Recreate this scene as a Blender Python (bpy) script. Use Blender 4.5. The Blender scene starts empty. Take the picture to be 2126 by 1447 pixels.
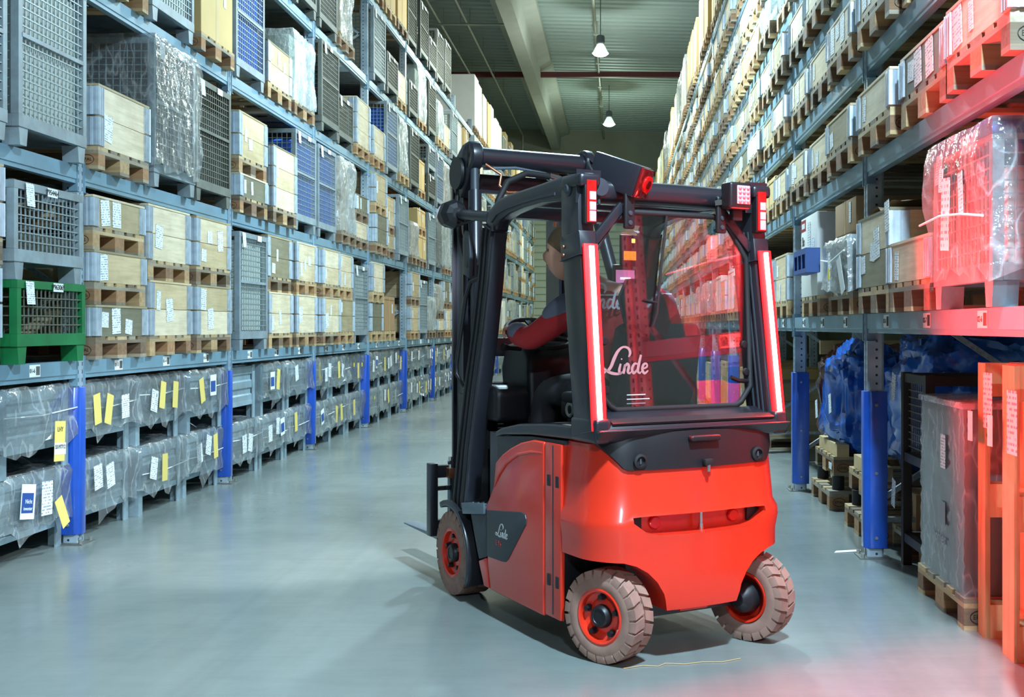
import bpy, bmesh, math, random
from mathutils import Vector, Matrix, noise as mnoise

# ------------------------------------------------------------------ camera, light, exposure
SC = bpy.context.scene
COL = SC.collection
F_PX, VX, VY, CAM_H = 2415.9, 1283.7, 677.9, 1.36
cam_d = bpy.data.cameras.new('camera')
cam = bpy.data.objects.new('camera', cam_d)
COL.objects.link(cam)
cam.location = (0, 0, CAM_H)
cam.rotation_euler = (math.pi / 2, 0, 0)
cam_d.sensor_fit = 'HORIZONTAL'
cam_d.sensor_width = 36
cam_d.lens = F_PX / 2126 * 36
cam_d.shift_x = -(VX - 1063) / 2126
cam_d.shift_y = -(723.5 - VY) / 2126
cam_d.clip_start = 0.05
cam_d.clip_end = 300
SC.camera = cam

world = bpy.data.worlds.new('world')
SC.world = world
world.use_nodes = True
world.node_tree.nodes['Background'].inputs[0].default_value = (0.6, 0.8, 1.0, 1)
world.node_tree.nodes['Background'].inputs[1].default_value = 0.35

SC.view_settings.view_transform = 'Standard'
SC.view_settings.look = 'None'
SC.view_settings.gamma = 1
SC.view_settings.use_curve_mapping = False
SC.view_settings.exposure = 0.6

# lamps over the aisle, nearest three hung low, unseen, added as frontal fill: (x, y, z, watts, colour)
LAMPS = [
    (1.15, -6.0, 5.6, 560, (0.70, 0.87, 1.0)),
    (1.10, 2.0, 5.3, 590, (0.57, 0.83, 1.0)),
    (0.0, 11.5, 6.3, 480, (0.60, 0.86, 1.0)),
    (-0.30, 20.5, 8.4, 430, (0.80, 0.96, 0.96)),
    (-0.46, 30.0, 8.4, 400, (0.87, 1.0, 0.92)),
    (-0.32, 40.5, 8.4, 380, (0.78, 1.0, 0.86)),
]

# ------------------------------------------------------------------ helpers
R = math.radians
rnd = random.Random(7)
MESH = {}


class MB:
    """collects polygons; mesh() turns them into one mesh"""

    def __init__(self):
        self.v, self.f = [], []

    def add(self, vs, fs):
        b = len(self.v)
        self.v += [tuple(p) for p in vs]
        self.f += [tuple(i + b for i in q) for q in fs]
        return self

    def box(self, x0, x1, y0, y1, z0, z1):
        return self.add([(x0, y0, z0), (x1, y0, z0), (x1, y1, z0), (x0, y1, z0), (x0, y0, z1), (x1, y0, z1), (x1, y1, z1), (x0, y1, z1)],
                        [(0, 3, 2, 1), (4, 5, 6, 7), (0, 1, 5, 4), (1, 2, 6, 5), (2, 3, 7, 6), (3, 0, 4, 7)])

    def obox(self, c, s, m=None):
        m = m or Matrix()
        vs = []
        for k in range(8):
            p = Vector(((k & 1) - .5, ((k >> 1) & 1) - .5, (k >> 2) - .5))
            vs.append(Vector(c) + m.to_3x3() @ Vector((p.x * s[0], p.y * s[1], p.z * s[2])))
        return self.add(vs, [(0, 2, 3, 1), (4, 5, 7, 6), (0, 1, 5, 4), (1, 3, 7, 5), (3, 2, 6, 7), (2, 0, 4, 6)])

    def bar(self, p0, p1, w, t, up=(0, 0, 1)):
        p0, p1 = Vector(p0), Vector(p1)
        d = (p1 - p0)
        y = d.normalized()
        x = y.cross(Vector(up))
        if x.length < 1e-4:
            x = y.cross(Vector((1, 0, 0)))
        x.normalize()
        z = x.cross(y)
        m = Matrix((x, y, z)).transposed()
        return self.obox((p0 + p1) / 2, (w, d.length, t), m)

    def cyl(self, p0, p1, r0, r1=None, n=12):
        r1 = r0 if r1 is None else r1
        p0, p1 = Vector(p0), Vector(p1)
        d = (p1 - p0).normalized()
        a = d.orthogonal().normalized()
        b = d.cross(a)
        vs = []
        for p, r in ((p0, r0), (p1, r1)):
            for i in range(n):
                t = 2 * math.pi * i / n
                vs.append(p + a * (r * math.cos(t)) + b * (r * math.sin(t)))
        fs = [(i, (i + 1) % n, n + (i + 1) % n, n + i) for i in range(n)]
        fs += [tuple(range(n))[::-1], tuple(range(n, 2 * n))]
        return self.add(vs, fs)

    def tube(self, path, r, n=8, closed=False):
        path = [Vector(p) for p in path]
        m = len(path)
        a = None
        vs = []
        for i, p in enumerate(path):
            if closed:
                d = path[(i + 1) % m] - path[i - 1]
            else:
                d = path[min(i + 1, m - 1)] - path[max(i - 1, 0)]
            d.normalize()
            if a is None:
                a = d.orthogonal().normalized()
            else:
                a = (a - d * a.dot(d)).normalized()
            b = d.cross(a)
            rr = r[i] if isinstance(r, (list, tuple)) else r
            for k in range(n):
                t = 2 * math.pi * k / n
                vs.append(p + a * (rr * math.cos(t)) + b * (rr * math.sin(t)))
        fs = []
        for i in range(m if closed else m - 1):
            j = (i + 1) % m
            for k in range(n):
                l = (k + 1) % n
                fs.append((i * n + k, i * n + l, j * n + l, j * n + k))
        if not closed:
            fs += [tuple(range(n))[::-1], tuple(range((m - 1) * n, m * n))]
        return self.add(vs, fs)

    def lathe(self, prof, c=(0, 0, 0), axis='z', n=24, a0=0.0, a1=2 * math.pi):
        """prof: (radius, height) along the axis"""
        full = abs(a1 - a0 - 2 * math.pi) < 1e-6
        cnt = n if full else n + 1
        vs = []
        for r_, h_ in prof:
            for i in range(cnt):
                t = a0 + (a1 - a0) * i / n
                p, q = r_ * math.cos(t), r_ * math.sin(t)
                vs.append({'z': (c[0] + p, c[1] + q, c[2] + h_), 'x': (c[0] + h_, c[1] + p, c[2] + q), 'y': (c[0] + q, c[1] + h_, c[2] + p)}[axis])
        fs = []
        for j in range(len(prof) - 1):
            for i in range(n):
                k = (i + 1) % cnt
                fs.append((j * cnt + i, j * cnt + k, (j + 1) * cnt + k, (j + 1) * cnt + i))
        return self.add(vs, fs)

    def prism(self, poly, axis, a, b):
        """poly: 2D points; axis x: (y,z), y: (x,z), z: (x,y)"""
        n = len(poly)
        g = {'x': lambda u, w, t: (t, u, w), 'y': lambda u, w, t: (u, t, w), 'z': lambda u, w, t: (u, w, t)}[axis]
        vs = [g(u, w, a) for u, w in poly] + [g(u, w, b) for u, w in poly]
        fs = [(i, (i + 1) % n, n + (i + 1) % n, n + i) for i in range(n)] + [tuple(range(n))[::-1], tuple(range(n, 2 * n))]
        return self.add(vs, fs)

    def grid(self, rows, closed=False):
        n = len(rows[0])
        vs = [p for r_ in rows for p in r_]
        fs = []
        for j in range(len(rows) - 1):
            for i in range(n if closed else n - 1):
                k = (i + 1) % n
                fs.append((j * n + i, j * n + k, (j + 1) * n + k, (j + 1) * n + i))
        return self.add(vs, fs)

    def mesh(self, name, mat, smooth=None, bevel=0, seg=2, fix=True):
        me = bpy.data.meshes.new(name)
        me.from_pydata(self.v, [], self.f)
        if fix or bevel:
            bm = bmesh.new()
            bm.from_mesh(me)
            if bevel:
                bmesh.ops.remove_doubles(bm, verts=bm.verts, dist=1e-5)
                es = [e for e in bm.edges if len(e.link_faces) == 2 and e.calc_face_angle(0) > R(25)]
                bmesh.ops.bevel(bm, geom=es, offset=bevel, segments=seg, profile=.6, affect='EDGES', clamp_overlap=True)
            bmesh.ops.recalc_face_normals(bm, faces=bm.faces)
            bm.to_mesh(me)
            bm.free()
        if smooth is None and bevel:
            smooth = 40
        if smooth:
            me.shade_smooth()
            me.set_sharp_from_angle(angle=R(smooth))
        me.materials.append(mat)
        return me

    def obj(self, name, mat, parent=None, smooth=None, bevel=0, seg=2, loc=(0, 0, 0), fix=True):
        return obj(name, self.mesh(name, mat, smooth, bevel, seg, fix), parent, loc)


def obj(name, me, parent=None, loc=(0, 0, 0), rot=None):
    o = bpy.data.objects.new(name, me)
    COL.objects.link(o)
    o.location = loc
    if rot is not None:
        o.rotation_euler = rot if isinstance(rot, (tuple, list)) else (0, 0, rot)
    if parent is not None:
        o.parent = parent
    return o


def tag(o, label=None, cat=None, group=None, kind=None):
    if label:
        o['label'] = label
    if cat:
        o['category'] = cat
    if group:
        o['group'] = group
    if kind:
        o['kind'] = kind
    return o


def thing(name, label, cat, loc=(0, 0, 0), rz=0.0, group=None):
    o = obj(name, None, None, loc, rz)
    o.empty_display_size = 0.1
    return tag(o, label, cat, group)


def cached(key, fn):
    if key not in MESH:
        MESH[key] = fn()
    return MESH[key]


ORD = ['zeroth', 'first', 'second', 'third', 'fourth', 'fifth', 'sixth', 'seventh', 'eighth', 'ninth', 'tenth', 'eleventh', 'twelfth',
       'thirteenth', 'fourteenth', 'fifteenth', 'sixteenth', 'seventeenth', 'eighteenth', 'nineteenth', 'twentieth']

# ------------------------------------------------------------------ materials
MATS = {}


def nodes_of(name):
    m = bpy.data.materials.new(name)
    m.use_nodes = True
    nt = m.node_tree
    b = nt.nodes['Principled BSDF']
    return m, nt, b


def nd(nt, kind, **kw):
    n = nt.nodes.new(kind)
    for k, v in kw.items():
        if k.startswith('i_'):
            n.inputs[int(k[2:])].default_value = v
        else:
            setattr(n, k, v)
    return n


def rgb(c):
    return (c[0], c[1], c[2], 1)


def srgb(r_, g_, b_):
    f = lambda v: (v / 255 / 12.92) if v / 255 <= .04045 else ((v / 255 + .055) / 1.055) ** 2.4
    return (f(r_), f(g_), f(b_))


def ramp(nt, fac, stops):
    n = nd(nt, 'ShaderNodeValToRGB')
    while len(n.color_ramp.elements) < len(stops):
        n.color_ramp.elements.new(.5)
    for e, (p, c) in zip(n.color_ramp.elements, stops):
        e.position, e.color = p, rgb(c)
    nt.links.new(fac, n.inputs[0])
    return n.outputs[0]


def mix(nt, a, b, fac, mode='MIX'):
    n = nd(nt, 'ShaderNodeMix', data_type='RGBA', blend_type=mode)
    for s, v in ((0, fac), (6, a), (7, b)):
        if hasattr(v, 'links'):
            nt.links.new(v, n.inputs[s])
        else:
            n.inputs[s].default_value = v if s == 0 else rgb(v)
    return n.outputs[2]


def coords(nt, scale=(1, 1, 1), which='Object'):
    t = nd(nt, 'ShaderNodeTexCoord')
    mp = nd(nt, 'ShaderNodeMapping')
    mp.inputs['Scale'].default_value = scale
    nt.links.new(t.outputs[which], mp.inputs[0])
    return mp.outputs[0]


def noise(nt, vec, scale=5, detail=3, rough=.5):
    n = nd(nt, 'ShaderNodeTexNoise')
    n.inputs['Scale'].default_value = scale
    n.inputs['Detail'].default_value = detail
    n.inputs['Roughness'].default_value = rough
    nt.links.new(vec, n.inputs['Vector'])
    return n.outputs['Fac']


def bump(nt, b, h, strength=.2, dist=.01):
    n = nd(nt, 'ShaderNodeBump')
    n.inputs['Strength'].default_value = strength
    n.inputs['Distance'].default_value = dist
    nt.links.new(h, n.inputs['Height'])
    nt.links.new(n.outputs[0], b.inputs['Normal'])


def plain(name, c, rough=.5, metal=0.0, var=0.0, wear=0.0, wear_scale=6, wear_col=None, bump_s=0.0, coat=0.0, spec=.5):
    """plain painted, plastic or metal surface with mottling; var changes the tone from object to object"""
    if name in MATS:
        return MATS[name]
    m, nt, b = nodes_of(name)
    b.inputs['Roughness'].default_value = rough
    b.inputs['Metallic'].default_value = metal
    b.inputs['Coat Weight'].default_value = coat
    b.inputs['Coat Roughness'].default_value = .12
    b.inputs['Specular IOR Level'].default_value = spec
    b.inputs['Base Color'].default_value = rgb(c)
    col = None
    if wear:
        v = coords(nt)
        f = noise(nt, v, wear_scale, 5, .6)
        wc = wear_col or tuple(x * .45 for x in c)
        col = ramp(nt, f, [(.3, tuple(a + (w - a) * wear for a, w in zip(c, wc))), (.62, c)])
        if bump_s:
            bump(nt, b, f, bump_s)
    if var:
        oi = nd(nt, 'ShaderNodeObjectInfo')
        mp = nd(nt, 'ShaderNodeMapRange', i_3=1 - var, i_4=1 + var)
        nt.links.new(oi.outputs['Random'], mp.inputs[0])
        hs = nd(nt, 'ShaderNodeHueSaturation')
        nt.links.new(mp.outputs[0], hs.inputs['Value'])
        if col is None:
            hs.inputs['Color'].default_value = rgb(c)
        else:
            nt.links.new(col, hs.inputs['Color'])
        col = hs.outputs[0]
    if col is not None:
        nt.links.new(col, b.inputs['Base Color'])
    MATS[name] = m
    return m


def wood(name, stops, axis, rough=.75, grain=.28):
    """sawn boards; the tone of each board comes from its own random number, grain runs along axis"""
    if name in MATS:
        return MATS[name]
    m, nt, b = nodes_of(name)
    b.inputs['Roughness'].default_value = rough
    oi = nd(nt, 'ShaderNodeObjectInfo')
    base = ramp(nt, oi.outputs['Random'], stops)
    s = [14, 14, 14]
    s['xyz'.index(axis)] = 1.1
    t = nd(nt, 'ShaderNodeTexCoord')
    ad = nd(nt, 'ShaderNodeVectorMath', operation='ADD')
    cmb = nd(nt, 'ShaderNodeCombineXYZ')
    mu = nd(nt, 'ShaderNodeMath', operation='MULTIPLY', i_1=17.0)
    nt.links.new(oi.outputs['Random'], mu.inputs[0])
    for k in range(3):
        nt.links.new(mu.outputs[0], cmb.inputs[k])
    nt.links.new(t.outputs['Object'], ad.inputs[0])
    nt.links.new(cmb.outputs[0], ad.inputs[1])
    mp = nd(nt, 'ShaderNodeMapping')
    mp.inputs['Scale'].default_value = s
    nt.links.new(ad.outputs[0], mp.inputs[0])
    g = noise(nt, mp.outputs[0], 2.2, 6, .65)
    col = mix(nt, base, (.25, .16, .09), 0.0)
    gr = ramp(nt, g, [(.3, (1 - grain, 1 - grain * 1.15, 1 - grain * 1.3)), (.6, (1, 1, 1))])
    col = mix(nt, base, gr, 1.0, 'MULTIPLY')
    blot = noise(nt, ad.outputs[0], 3.0, 3, .6)
    col = mix(nt, col, ramp(nt, blot, [(.35, (.78, .74, .68)), (.6, (1, 1, 1))]), .7, 'MULTIPLY')
    nt.links.new(col, b.inputs['Base Color'])
    bump(nt, b, g, .15, .004)
    MATS[name] = m
    return m


PALE, TAN, GREYW, DARKW = srgb(236, 220, 190), srgb(218, 194, 152), srgb(160, 150, 132), srgb(112, 100, 82)
W_COLLAR = wood('collar_wood', [(0, PALE), (.4, srgb(230, 212, 178)), (.6, TAN), (.76, srgb(186, 168, 130)), (.9, srgb(126, 122, 100))], 'y', .6, .24)
W_COLLAR_X = wood('collar_side_wood', [(0, srgb(205, 182, 140)), (.6, TAN), (1, srgb(140, 120, 88))], 'x', .65, .2)
W_PALLET = wood('pallet_wood', [(0, srgb(205, 180, 138)), (.35, srgb(190, 160, 115)), (.65, GREYW), (1, srgb(120, 100, 78))], 'x')
W_PALLET_Y = wood('pallet_stringer_wood', [(0, srgb(205, 180, 138)), (.4, srgb(188, 160, 118)), (.7, GREYW), (1, srgb(120, 100, 78))], 'y')
W_BLOCK = wood('pallet_block_wood', [(0, srgb(200, 170, 125)), (.35, srgb(176, 132, 92)), (.7, srgb(140, 108, 82)), (1, DARKW)], 'x', .85, .35)
W_FRESH = wood('fresh_wood', [(0, srgb(222, 196, 148)), (1, srgb(206, 174, 122))], 'z', .7, .22)
W_FRESH_X = wood('fresh_wood_cross', [(0, srgb(222, 196, 148)), (1, srgb(206, 174, 122))], 'x', .7, .22)


def make_galv():
    m, nt, b = nodes_of('galvanised_steel')
    v = coords(nt)
    vo = nd(nt, 'ShaderNodeTexVoronoi')
    vo.inputs['Scale'].default_value = 45
    nt.links.new(v, vo.inputs['Vector'])
    n = noise(nt, v, 4, 4)
    c = ramp(nt, vo.outputs['Distance'], [(0, srgb(150, 165, 175)), (1, srgb(196, 208, 214))])
    c = mix(nt, c, ramp(nt, n, [(.35, (.62, .64, .66)), (.6, (1, 1, 1))]), .6, 'MULTIPLY')
    nt.links.new(c, b.inputs['Base Color'])
    b.inputs['Metallic'].default_value = .25
    b.inputs['Roughness'].default_value = .42
    return m


GALV = make_galv()
HINGE = plain('hinge_zinc', srgb(204, 216, 226), .3, .3, var=.12, wear=.5, wear_scale=12)
RACK_STEEL = plain('rack_beam_steel', srgb(126, 160, 178), .42, .15, wear=.35, wear_scale=2.5, wear_col=srgb(92, 104, 110))
RACK_BLUE = plain('guard_blue', srgb(28, 82, 186), .35, 0, wear=.25, wear_scale=9, coat=.2)
CAGE_GREY = plain('cage_grey_paint', srgb(150, 164, 170), .5, .15, var=.12, wear=.45, wear_scale=7, wear_col=srgb(96, 84, 78))
CAGE_DARK = plain('cage_dark_paint', srgb(112, 116, 108), .55, .2, var=.15, wear=.5, wear_scale=7, wear_col=srgb(70, 56, 46))
CAGE_GREEN = plain('cage_green_paint', srgb(22, 122, 66), .45, 0, wear=.5, wear_scale=6, wear_col=srgb(20, 70, 42))
WIRE = plain('cage_wire', srgb(158, 170, 174), .45, .5, var=.1)
WIRE_DARK = plain('cage_wire_dark', srgb(120, 120, 108), .5, .4, var=.1)
BIN_STEEL = plain('bin_steel', srgb(152, 174, 184), .5, .15, var=.12, wear=.5, wear_scale=5, wear_col=srgb(92, 102, 106), bump_s=.1)
CARDB = plain('cardboard', srgb(198, 168, 112), .8, 0, var=.12, wear=.15, wear_scale=3)
CARDB_BROWN = plain('cardboard_brown', srgb(168, 132, 92), .85, 0, var=.08, wear=.2, wear_scale=3)
TAPE = plain('parcel_tape', srgb(188, 160, 110), .3)
LINER_W = plain('liner_white', srgb(216, 220, 208), .7, 0, wear=.12)
LINER_B = plain('liner_blue', srgb(30, 92, 190), .5, 0, wear=.15)
LINER_K = plain('machine_parts_dark', srgb(58, 60, 58), .6, .3, wear=.6, wear_scale=14, wear_col=srgb(120, 122, 116), bump_s=.5)
LINER_S = plain('scrap_parts', srgb(120, 118, 100), .45, .4, wear=.9, wear_scale=22, wear_col=srgb(30, 32, 30), bump_s=.8)
BLACK = plain('black_print', (.012, .012, .014), .6)
CORD = plain('white_cord', srgb(225, 228, 226), .7)
WHITE_BOX = plain('white_carton', srgb(232, 230, 222), .7, 0, wear=.1)
YELLOW = plain('yellow_card', srgb(228, 204, 112), .7, 0, var=.05)
YELLOW_S = plain('yellow_sticker', srgb(238, 214, 30), .6)
BLUE_PRINT = plain('blue_print', srgb(30, 74, 148), .6)


def make_paper():
    m, nt, b = nodes_of('printed_paper')
    t = nd(nt, 'ShaderNodeTexCoord')
    mp = nd(nt, 'ShaderNodeMapping')
    nt.links.new(t.outputs['Generated'], mp.inputs[0])
    oi = nd(nt, 'ShaderNodeObjectInfo')
    sep = nd(nt, 'ShaderNodeSeparateXYZ')
    nt.links.new(mp.outputs[0], sep.inputs[0])
    # rows of print: dark where a row wave and a word noise agree, inside a margin
    row = nd(nt, 'ShaderNodeMath', operation='MULTIPLY', i_1=11.0)
    nt.links.new(sep.outputs[2], row.inputs[0])
    fr = nd(nt, 'ShaderNodeMath', operation='FRACT')
    nt.links.new(row.outputs[0], fr.inputs[0])
    on = nd(nt, 'ShaderNodeMath', operation='GREATER_THAN', i_1=.55)
    nt.links.new(fr.outputs[0], on.inputs[0])
    fl = nd(nt, 'ShaderNodeMath', operation='FLOOR')
    nt.links.new(row.outputs[0], fl.inputs[0])
    mu = nd(nt, 'ShaderNodeMath', operation='MULTIPLY', i_1=31.7)
    nt.links.new(oi.outputs['Random'], mu.inputs[0])
    cmb = nd(nt, 'ShaderNodeCombineXYZ')
    ys = nd(nt, 'ShaderNodeMath', operation='MULTIPLY', i_1=7.0)
    nt.links.new(sep.outputs[1], ys.inputs[0])
    nt.links.new(ys.outputs[0], cmb.inputs[0])
    fm = nd(nt, 'ShaderNodeMath', operation='MULTIPLY', i_1=3.3)
    nt.links.new(fl.outputs[0], fm.inputs[0])
    nt.links.new(fm.outputs[0], cmb.inputs[1])
    nt.links.new(mu.outputs[0], cmb.inputs[2])
    w = noise(nt, cmb.outputs[0], 1.0, 2)
    wo = nd(nt, 'ShaderNodeMath', operation='GREATER_THAN', i_1=.5)
    nt.links.new(w, wo.inputs[0])
    an = nd(nt, 'ShaderNodeMath', operation='MULTIPLY')
    nt.links.new(on.outputs[0], an.inputs[0])
    nt.links.new(wo.outputs[0], an.inputs[1])
    c = mix(nt, srgb(236, 240, 240), srgb(150, 160, 170), an.outputs[0])
    nt.links.new(c, b.inputs['Base Color'])
    b.inputs['Roughness'].default_value = .55
    return m


PAPER = make_paper()
PAPER_PLAIN = plain('plain_paper', srgb(238, 240, 238), .6)


def make_film(name, tint, body=.18, rough=.12, crumple=.7):
    """thin clear polythene: mostly see-through, with gloss and a little milkiness"""
    m, nt, b = nodes_of(name)
    nt.nodes.remove(b)
    out = nt.nodes['Material Output']
    tr = nd(nt, 'ShaderNodeBsdfTransparent')
    tr.inputs[0].default_value = rgb(tint)
    gl = nd(nt, 'ShaderNodeBsdfGlossy')
    gl.inputs['Color'].default_value = (.95, .97, 1, 1)
    gl.inputs['Roughness'].default_value = rough
    df = nd(nt, 'ShaderNodeBsdfTranslucent')
    df2 = nd(nt, 'ShaderNodeBsdfDiffuse')
    for d in (df, df2):
        d.inputs[0].default_value = rgb(tuple(min(1, t * .95) for t in tint))
    v = coords(nt)
    h = noise(nt, v, 11, 3, .55)
    bp = nd(nt, 'ShaderNodeBump')
    bp.inputs['Strength'].default_value = crumple
    bp.inputs['Distance'].default_value = .03
    nt.links.new(h, bp.inputs['Height'])
    for n in (gl, df2):
        nt.links.new(bp.outputs[0], n.inputs['Normal'])
    lw = nd(nt, 'ShaderNodeLayerWeight')
    lw.inputs['Blend'].default_value = .35
    nt.links.new(bp.outputs[0], lw.inputs['Normal'])
    mpr = nd(nt, 'ShaderNodeMapRange', i_3=.05, i_4=.7)
    nt.links.new(lw.outputs['Fresnel'], mpr.inputs[0])
    cv = coords(nt, (3.4, 3.4, 1.5))
    cr = noise(nt, cv, 2.0, 2, .5)
    su = nd(nt, 'ShaderNodeMath', operation='SUBTRACT', i_1=.5)
    nt.links.new(cr, su.inputs[0])
    ab = nd(nt, 'ShaderNodeMath', operation='ABSOLUTE')
    nt.links.new(su.outputs[0], ab.inputs[0])
    ck = nd(nt, 'ShaderNodeMapRange', i_1=0.0, i_2=.03, i_3=min(.75, body + .2), i_4=body)  # whiter crease lines painted in as highlights on the folds
    nt.links.new(ab.outputs[0], ck.inputs[0])
    a = nd(nt, 'ShaderNodeMixShader')
    nt.links.new(mpr.outputs[0], a.inputs[0])
    m0 = nd(nt, 'ShaderNodeMixShader')
    nt.links.new(ck.outputs[0], m0.inputs[0])
    nt.links.new(tr.outputs[0], m0.inputs[1])
    nt.links.new(df2.outputs[0], m0.inputs[2])
    nt.links.new(m0.outputs[0], a.inputs[1])
    nt.links.new(gl.outputs[0], a.inputs[2])
    nt.links.new(a.outputs[0], out.inputs[0])
    MATS[name] = m
    return m


FILM = make_film('clear_film', (.95, .98, .99), .10, .12)
FILM_TIGHT = make_film('stretch_film', (.90, .95, .97), .14, .2, .12)
FILM_MILK = make_film('milky_film', (.9, .94, .94), .30, .14, .9)
FILM_BLUE = make_film('blue_film', (.16, .36, .86), .55, .16)
FILM_BLUE.node_tree.nodes['Mapping'].inputs['Scale'].default_value = (.5, .5, .5)


# flat print ---------------------------------------------------------
def text_mesh(s, size, mat, align='CENTER', shear=0.0, depth=.0006, bold=0.0):
    key = ('txt', s, round(size, 4), mat.name, align, shear)
    if key in MESH:
        return MESH[key]
    cu = bpy.data.curves.new('txt', 'FONT')
    cu.body, cu.size, cu.align_x, cu.align_y, cu.shear, cu.extrude = s, size, align, 'CENTER', shear, depth
    cu.offset = bold
    cu.resolution_u = 3
    ob = bpy.data.objects.new('txt', cu)
    COL.objects.link(ob)
    bpy.context.view_layer.update()
    dg = bpy.context.evaluated_depsgraph_get()
    me = bpy.data.meshes.new_from_object(ob.evaluated_get(dg))
    me.materials.clear()
    me.materials.append(mat)
    me.name = 'print'
    bpy.data.objects.remove(ob)
    bpy.data.curves.remove(cu)
    MESH[key] = me
    return me


RX = (R(90), 0, R(90))     # text facing +x
RY = (R(90), 0, 0)         # text facing -y
RYB = (R(90), 0, R(180))   # text facing +y


def evaluated(me, cutters):
    """mesh minus cutter meshes"""
    a = bpy.data.objects.new('tmp', me)
    COL.objects.link(a)
    cs = []
    for c in cutters:
        o = bpy.data.objects.new('cut', c)
        COL.objects.link(o)
        md = a.modifiers.new('b', 'BOOLEAN')
        md.operation, md.object, md.solver = 'DIFFERENCE', o, 'EXACT'
        cs.append(o)
    bpy.context.view_layer.update()
    dg = bpy.context.evaluated_depsgraph_get()
    out = bpy.data.meshes.new_from_object(a.evaluated_get(dg))
    bpy.data.objects.remove(a)
    for o in cs:
        bpy.data.objects.remove(o)
    return out
# ------------------------------------------------------------------ the hall
XL, XR, PITCH = 3.382, 1.462, 2.8
YL0, YR0 = 7.315, 6.877           # first upright on each side
WALL_Y = 50.0
ROOF_Z = 9.75


def make_floor_mat():
    m, nt, b = nodes_of('polished_concrete')
    v = coords(nt)
    big = noise(nt, v, .55, 5, .6)
    mid = noise(nt, v, 3.2, 6, .65)
    st = coords(nt, (.9, 7, 1))
    streak = noise(nt, st, 2.6, 5, .7)
    c = ramp(nt, big, [(.3, srgb(116, 124, 122)), (.5, srgb(126, 133, 130)), (.72, srgb(138, 142, 137))])
    c = mix(nt, c, ramp(nt, mid, [(.3, (.86, .87, .86)), (.62, (1, 1, 1))]), .7, 'MULTIPLY')
    c = mix(nt, c, ramp(nt, streak, [(.25, (.88, .89, .89)), (.6, (1, 1, 1))]), .6, 'MULTIPLY')
    tk = noise(nt, coords(nt, (2.1, .07, 1)), 1.0, 4, .6)
    c = mix(nt, c, ramp(nt, tk, [(.34, (.74, .75, .74)), (.52, (1, 1, 1))]), .55, 'MULTIPLY')
    # wheel marks along the racks and fine scratches
    wv = nd(nt, 'ShaderNodeTexVoronoi', feature='DISTANCE_TO_EDGE')
    wv.inputs['Scale'].default_value = 2.3
    warp = nd(nt, 'ShaderNodeVectorMath', operation='ADD')
    nz = nd(nt, 'ShaderNodeTexNoise')
    nz.inputs['Scale'].default_value = 4
    nt.links.new(v, nz.inputs['Vector'])
    nt.links.new(v, warp.inputs[0])
    nt.links.new(nz.outputs['Color'], warp.inputs[1])
    nt.links.new(warp.outputs[0], wv.inputs['Vector'])
    crack = ramp(nt, wv.outputs['Distance'], [(0, (.72, .72, .70)), (.006, (1, 1, 1))])
    c = mix(nt, c, crack, .12, 'MULTIPLY')
    nt.links.new(c, b.inputs['Base Color'])
    rr = nd(nt, 'ShaderNodeMapRange', i_3=.14, i_4=.34)
    nt.links.new(big, rr.inputs[0])
    nt.links.new(rr.outputs[0], b.inputs['Roughness'])
    b.inputs['Specular IOR Level'].default_value = .55
    bump(nt, b, big, .02, .02)
    return m


fl = MB().box(-11, 9, -16, WALL_Y, -.2, 0).obj('floor', make_floor_mat())
tag(fl, kind='structure')
# expansion joints in the slab
jm = plain('joint_filler', srgb(92, 98, 96), .7)
for yy in (14.0, 19.5, 27.0):
    MB().box(-3.3, 1.4, yy, yy + .012, 0, .0008).obj('expansion_joint', jm, fl)

ROOF = plain('roof_sheet', srgb(158, 176, 174), .6, .05, wear=.12, wear_scale=.4)
rf = MB()
y = -16.0
rows = []
prof = []
while y < WALL_Y:
    prof += [(y, ROOF_Z), (y + .20, ROOF_Z), (y + .235, ROOF_Z + .07), (y + .365, ROOF_Z + .07)]
    y += .40
rows = [[(-11, a, c + .25) for a, c in prof], [(9, a, c - .2) for a, c in prof]]
rf.grid(rows)
ro = rf.obj('ceiling', ROOF, fix=False)
tag(ro, kind='structure')
MB().box(-11, 9, -16, WALL_Y, ROOF_Z + .5, ROOF_Z + .6).obj('roof_deck', ROOF, ro)

WALLM = plain('wall_concrete', srgb(150, 154, 140), .8, 0, wear=.18, wear_scale=1.2)
WALLP = plain('wall_panel', srgb(196, 204, 184), .6, 0, wear=.08, wear_scale=1)
wb = MB().box(-11, 9, WALL_Y, WALL_Y + .2, 0, ROOF_Z + .6).obj('wall_back', WALLM)
tag(wb, kind='structure')
for k in range(26):                       # horizontal sheeting on the far wall
    z0 = .02 + k * .3
    MB().prism([(WALL_Y, z0), (WALL_Y - .05, z0 + .04), (WALL_Y - .05, z0 + .25), (WALL_Y, z0 + .29)], 'x', -4.2, 2.4).obj('panel', WALLP, wb)
for sgn, x, nm in ((-1, -11, 'wall_left'), (1, 9, 'wall_right')):
    tag(MB().box(min(x, x + .2 * sgn), max(x, x + .2 * sgn), -16, WALL_Y, 0, ROOF_Z + .6).obj(nm, WALLM), kind='structure')
tag(MB().box(-11, 9, -16.2, -16, 0, ROOF_Z + .6).obj('wall_front', WALLM), kind='structure')

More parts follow.
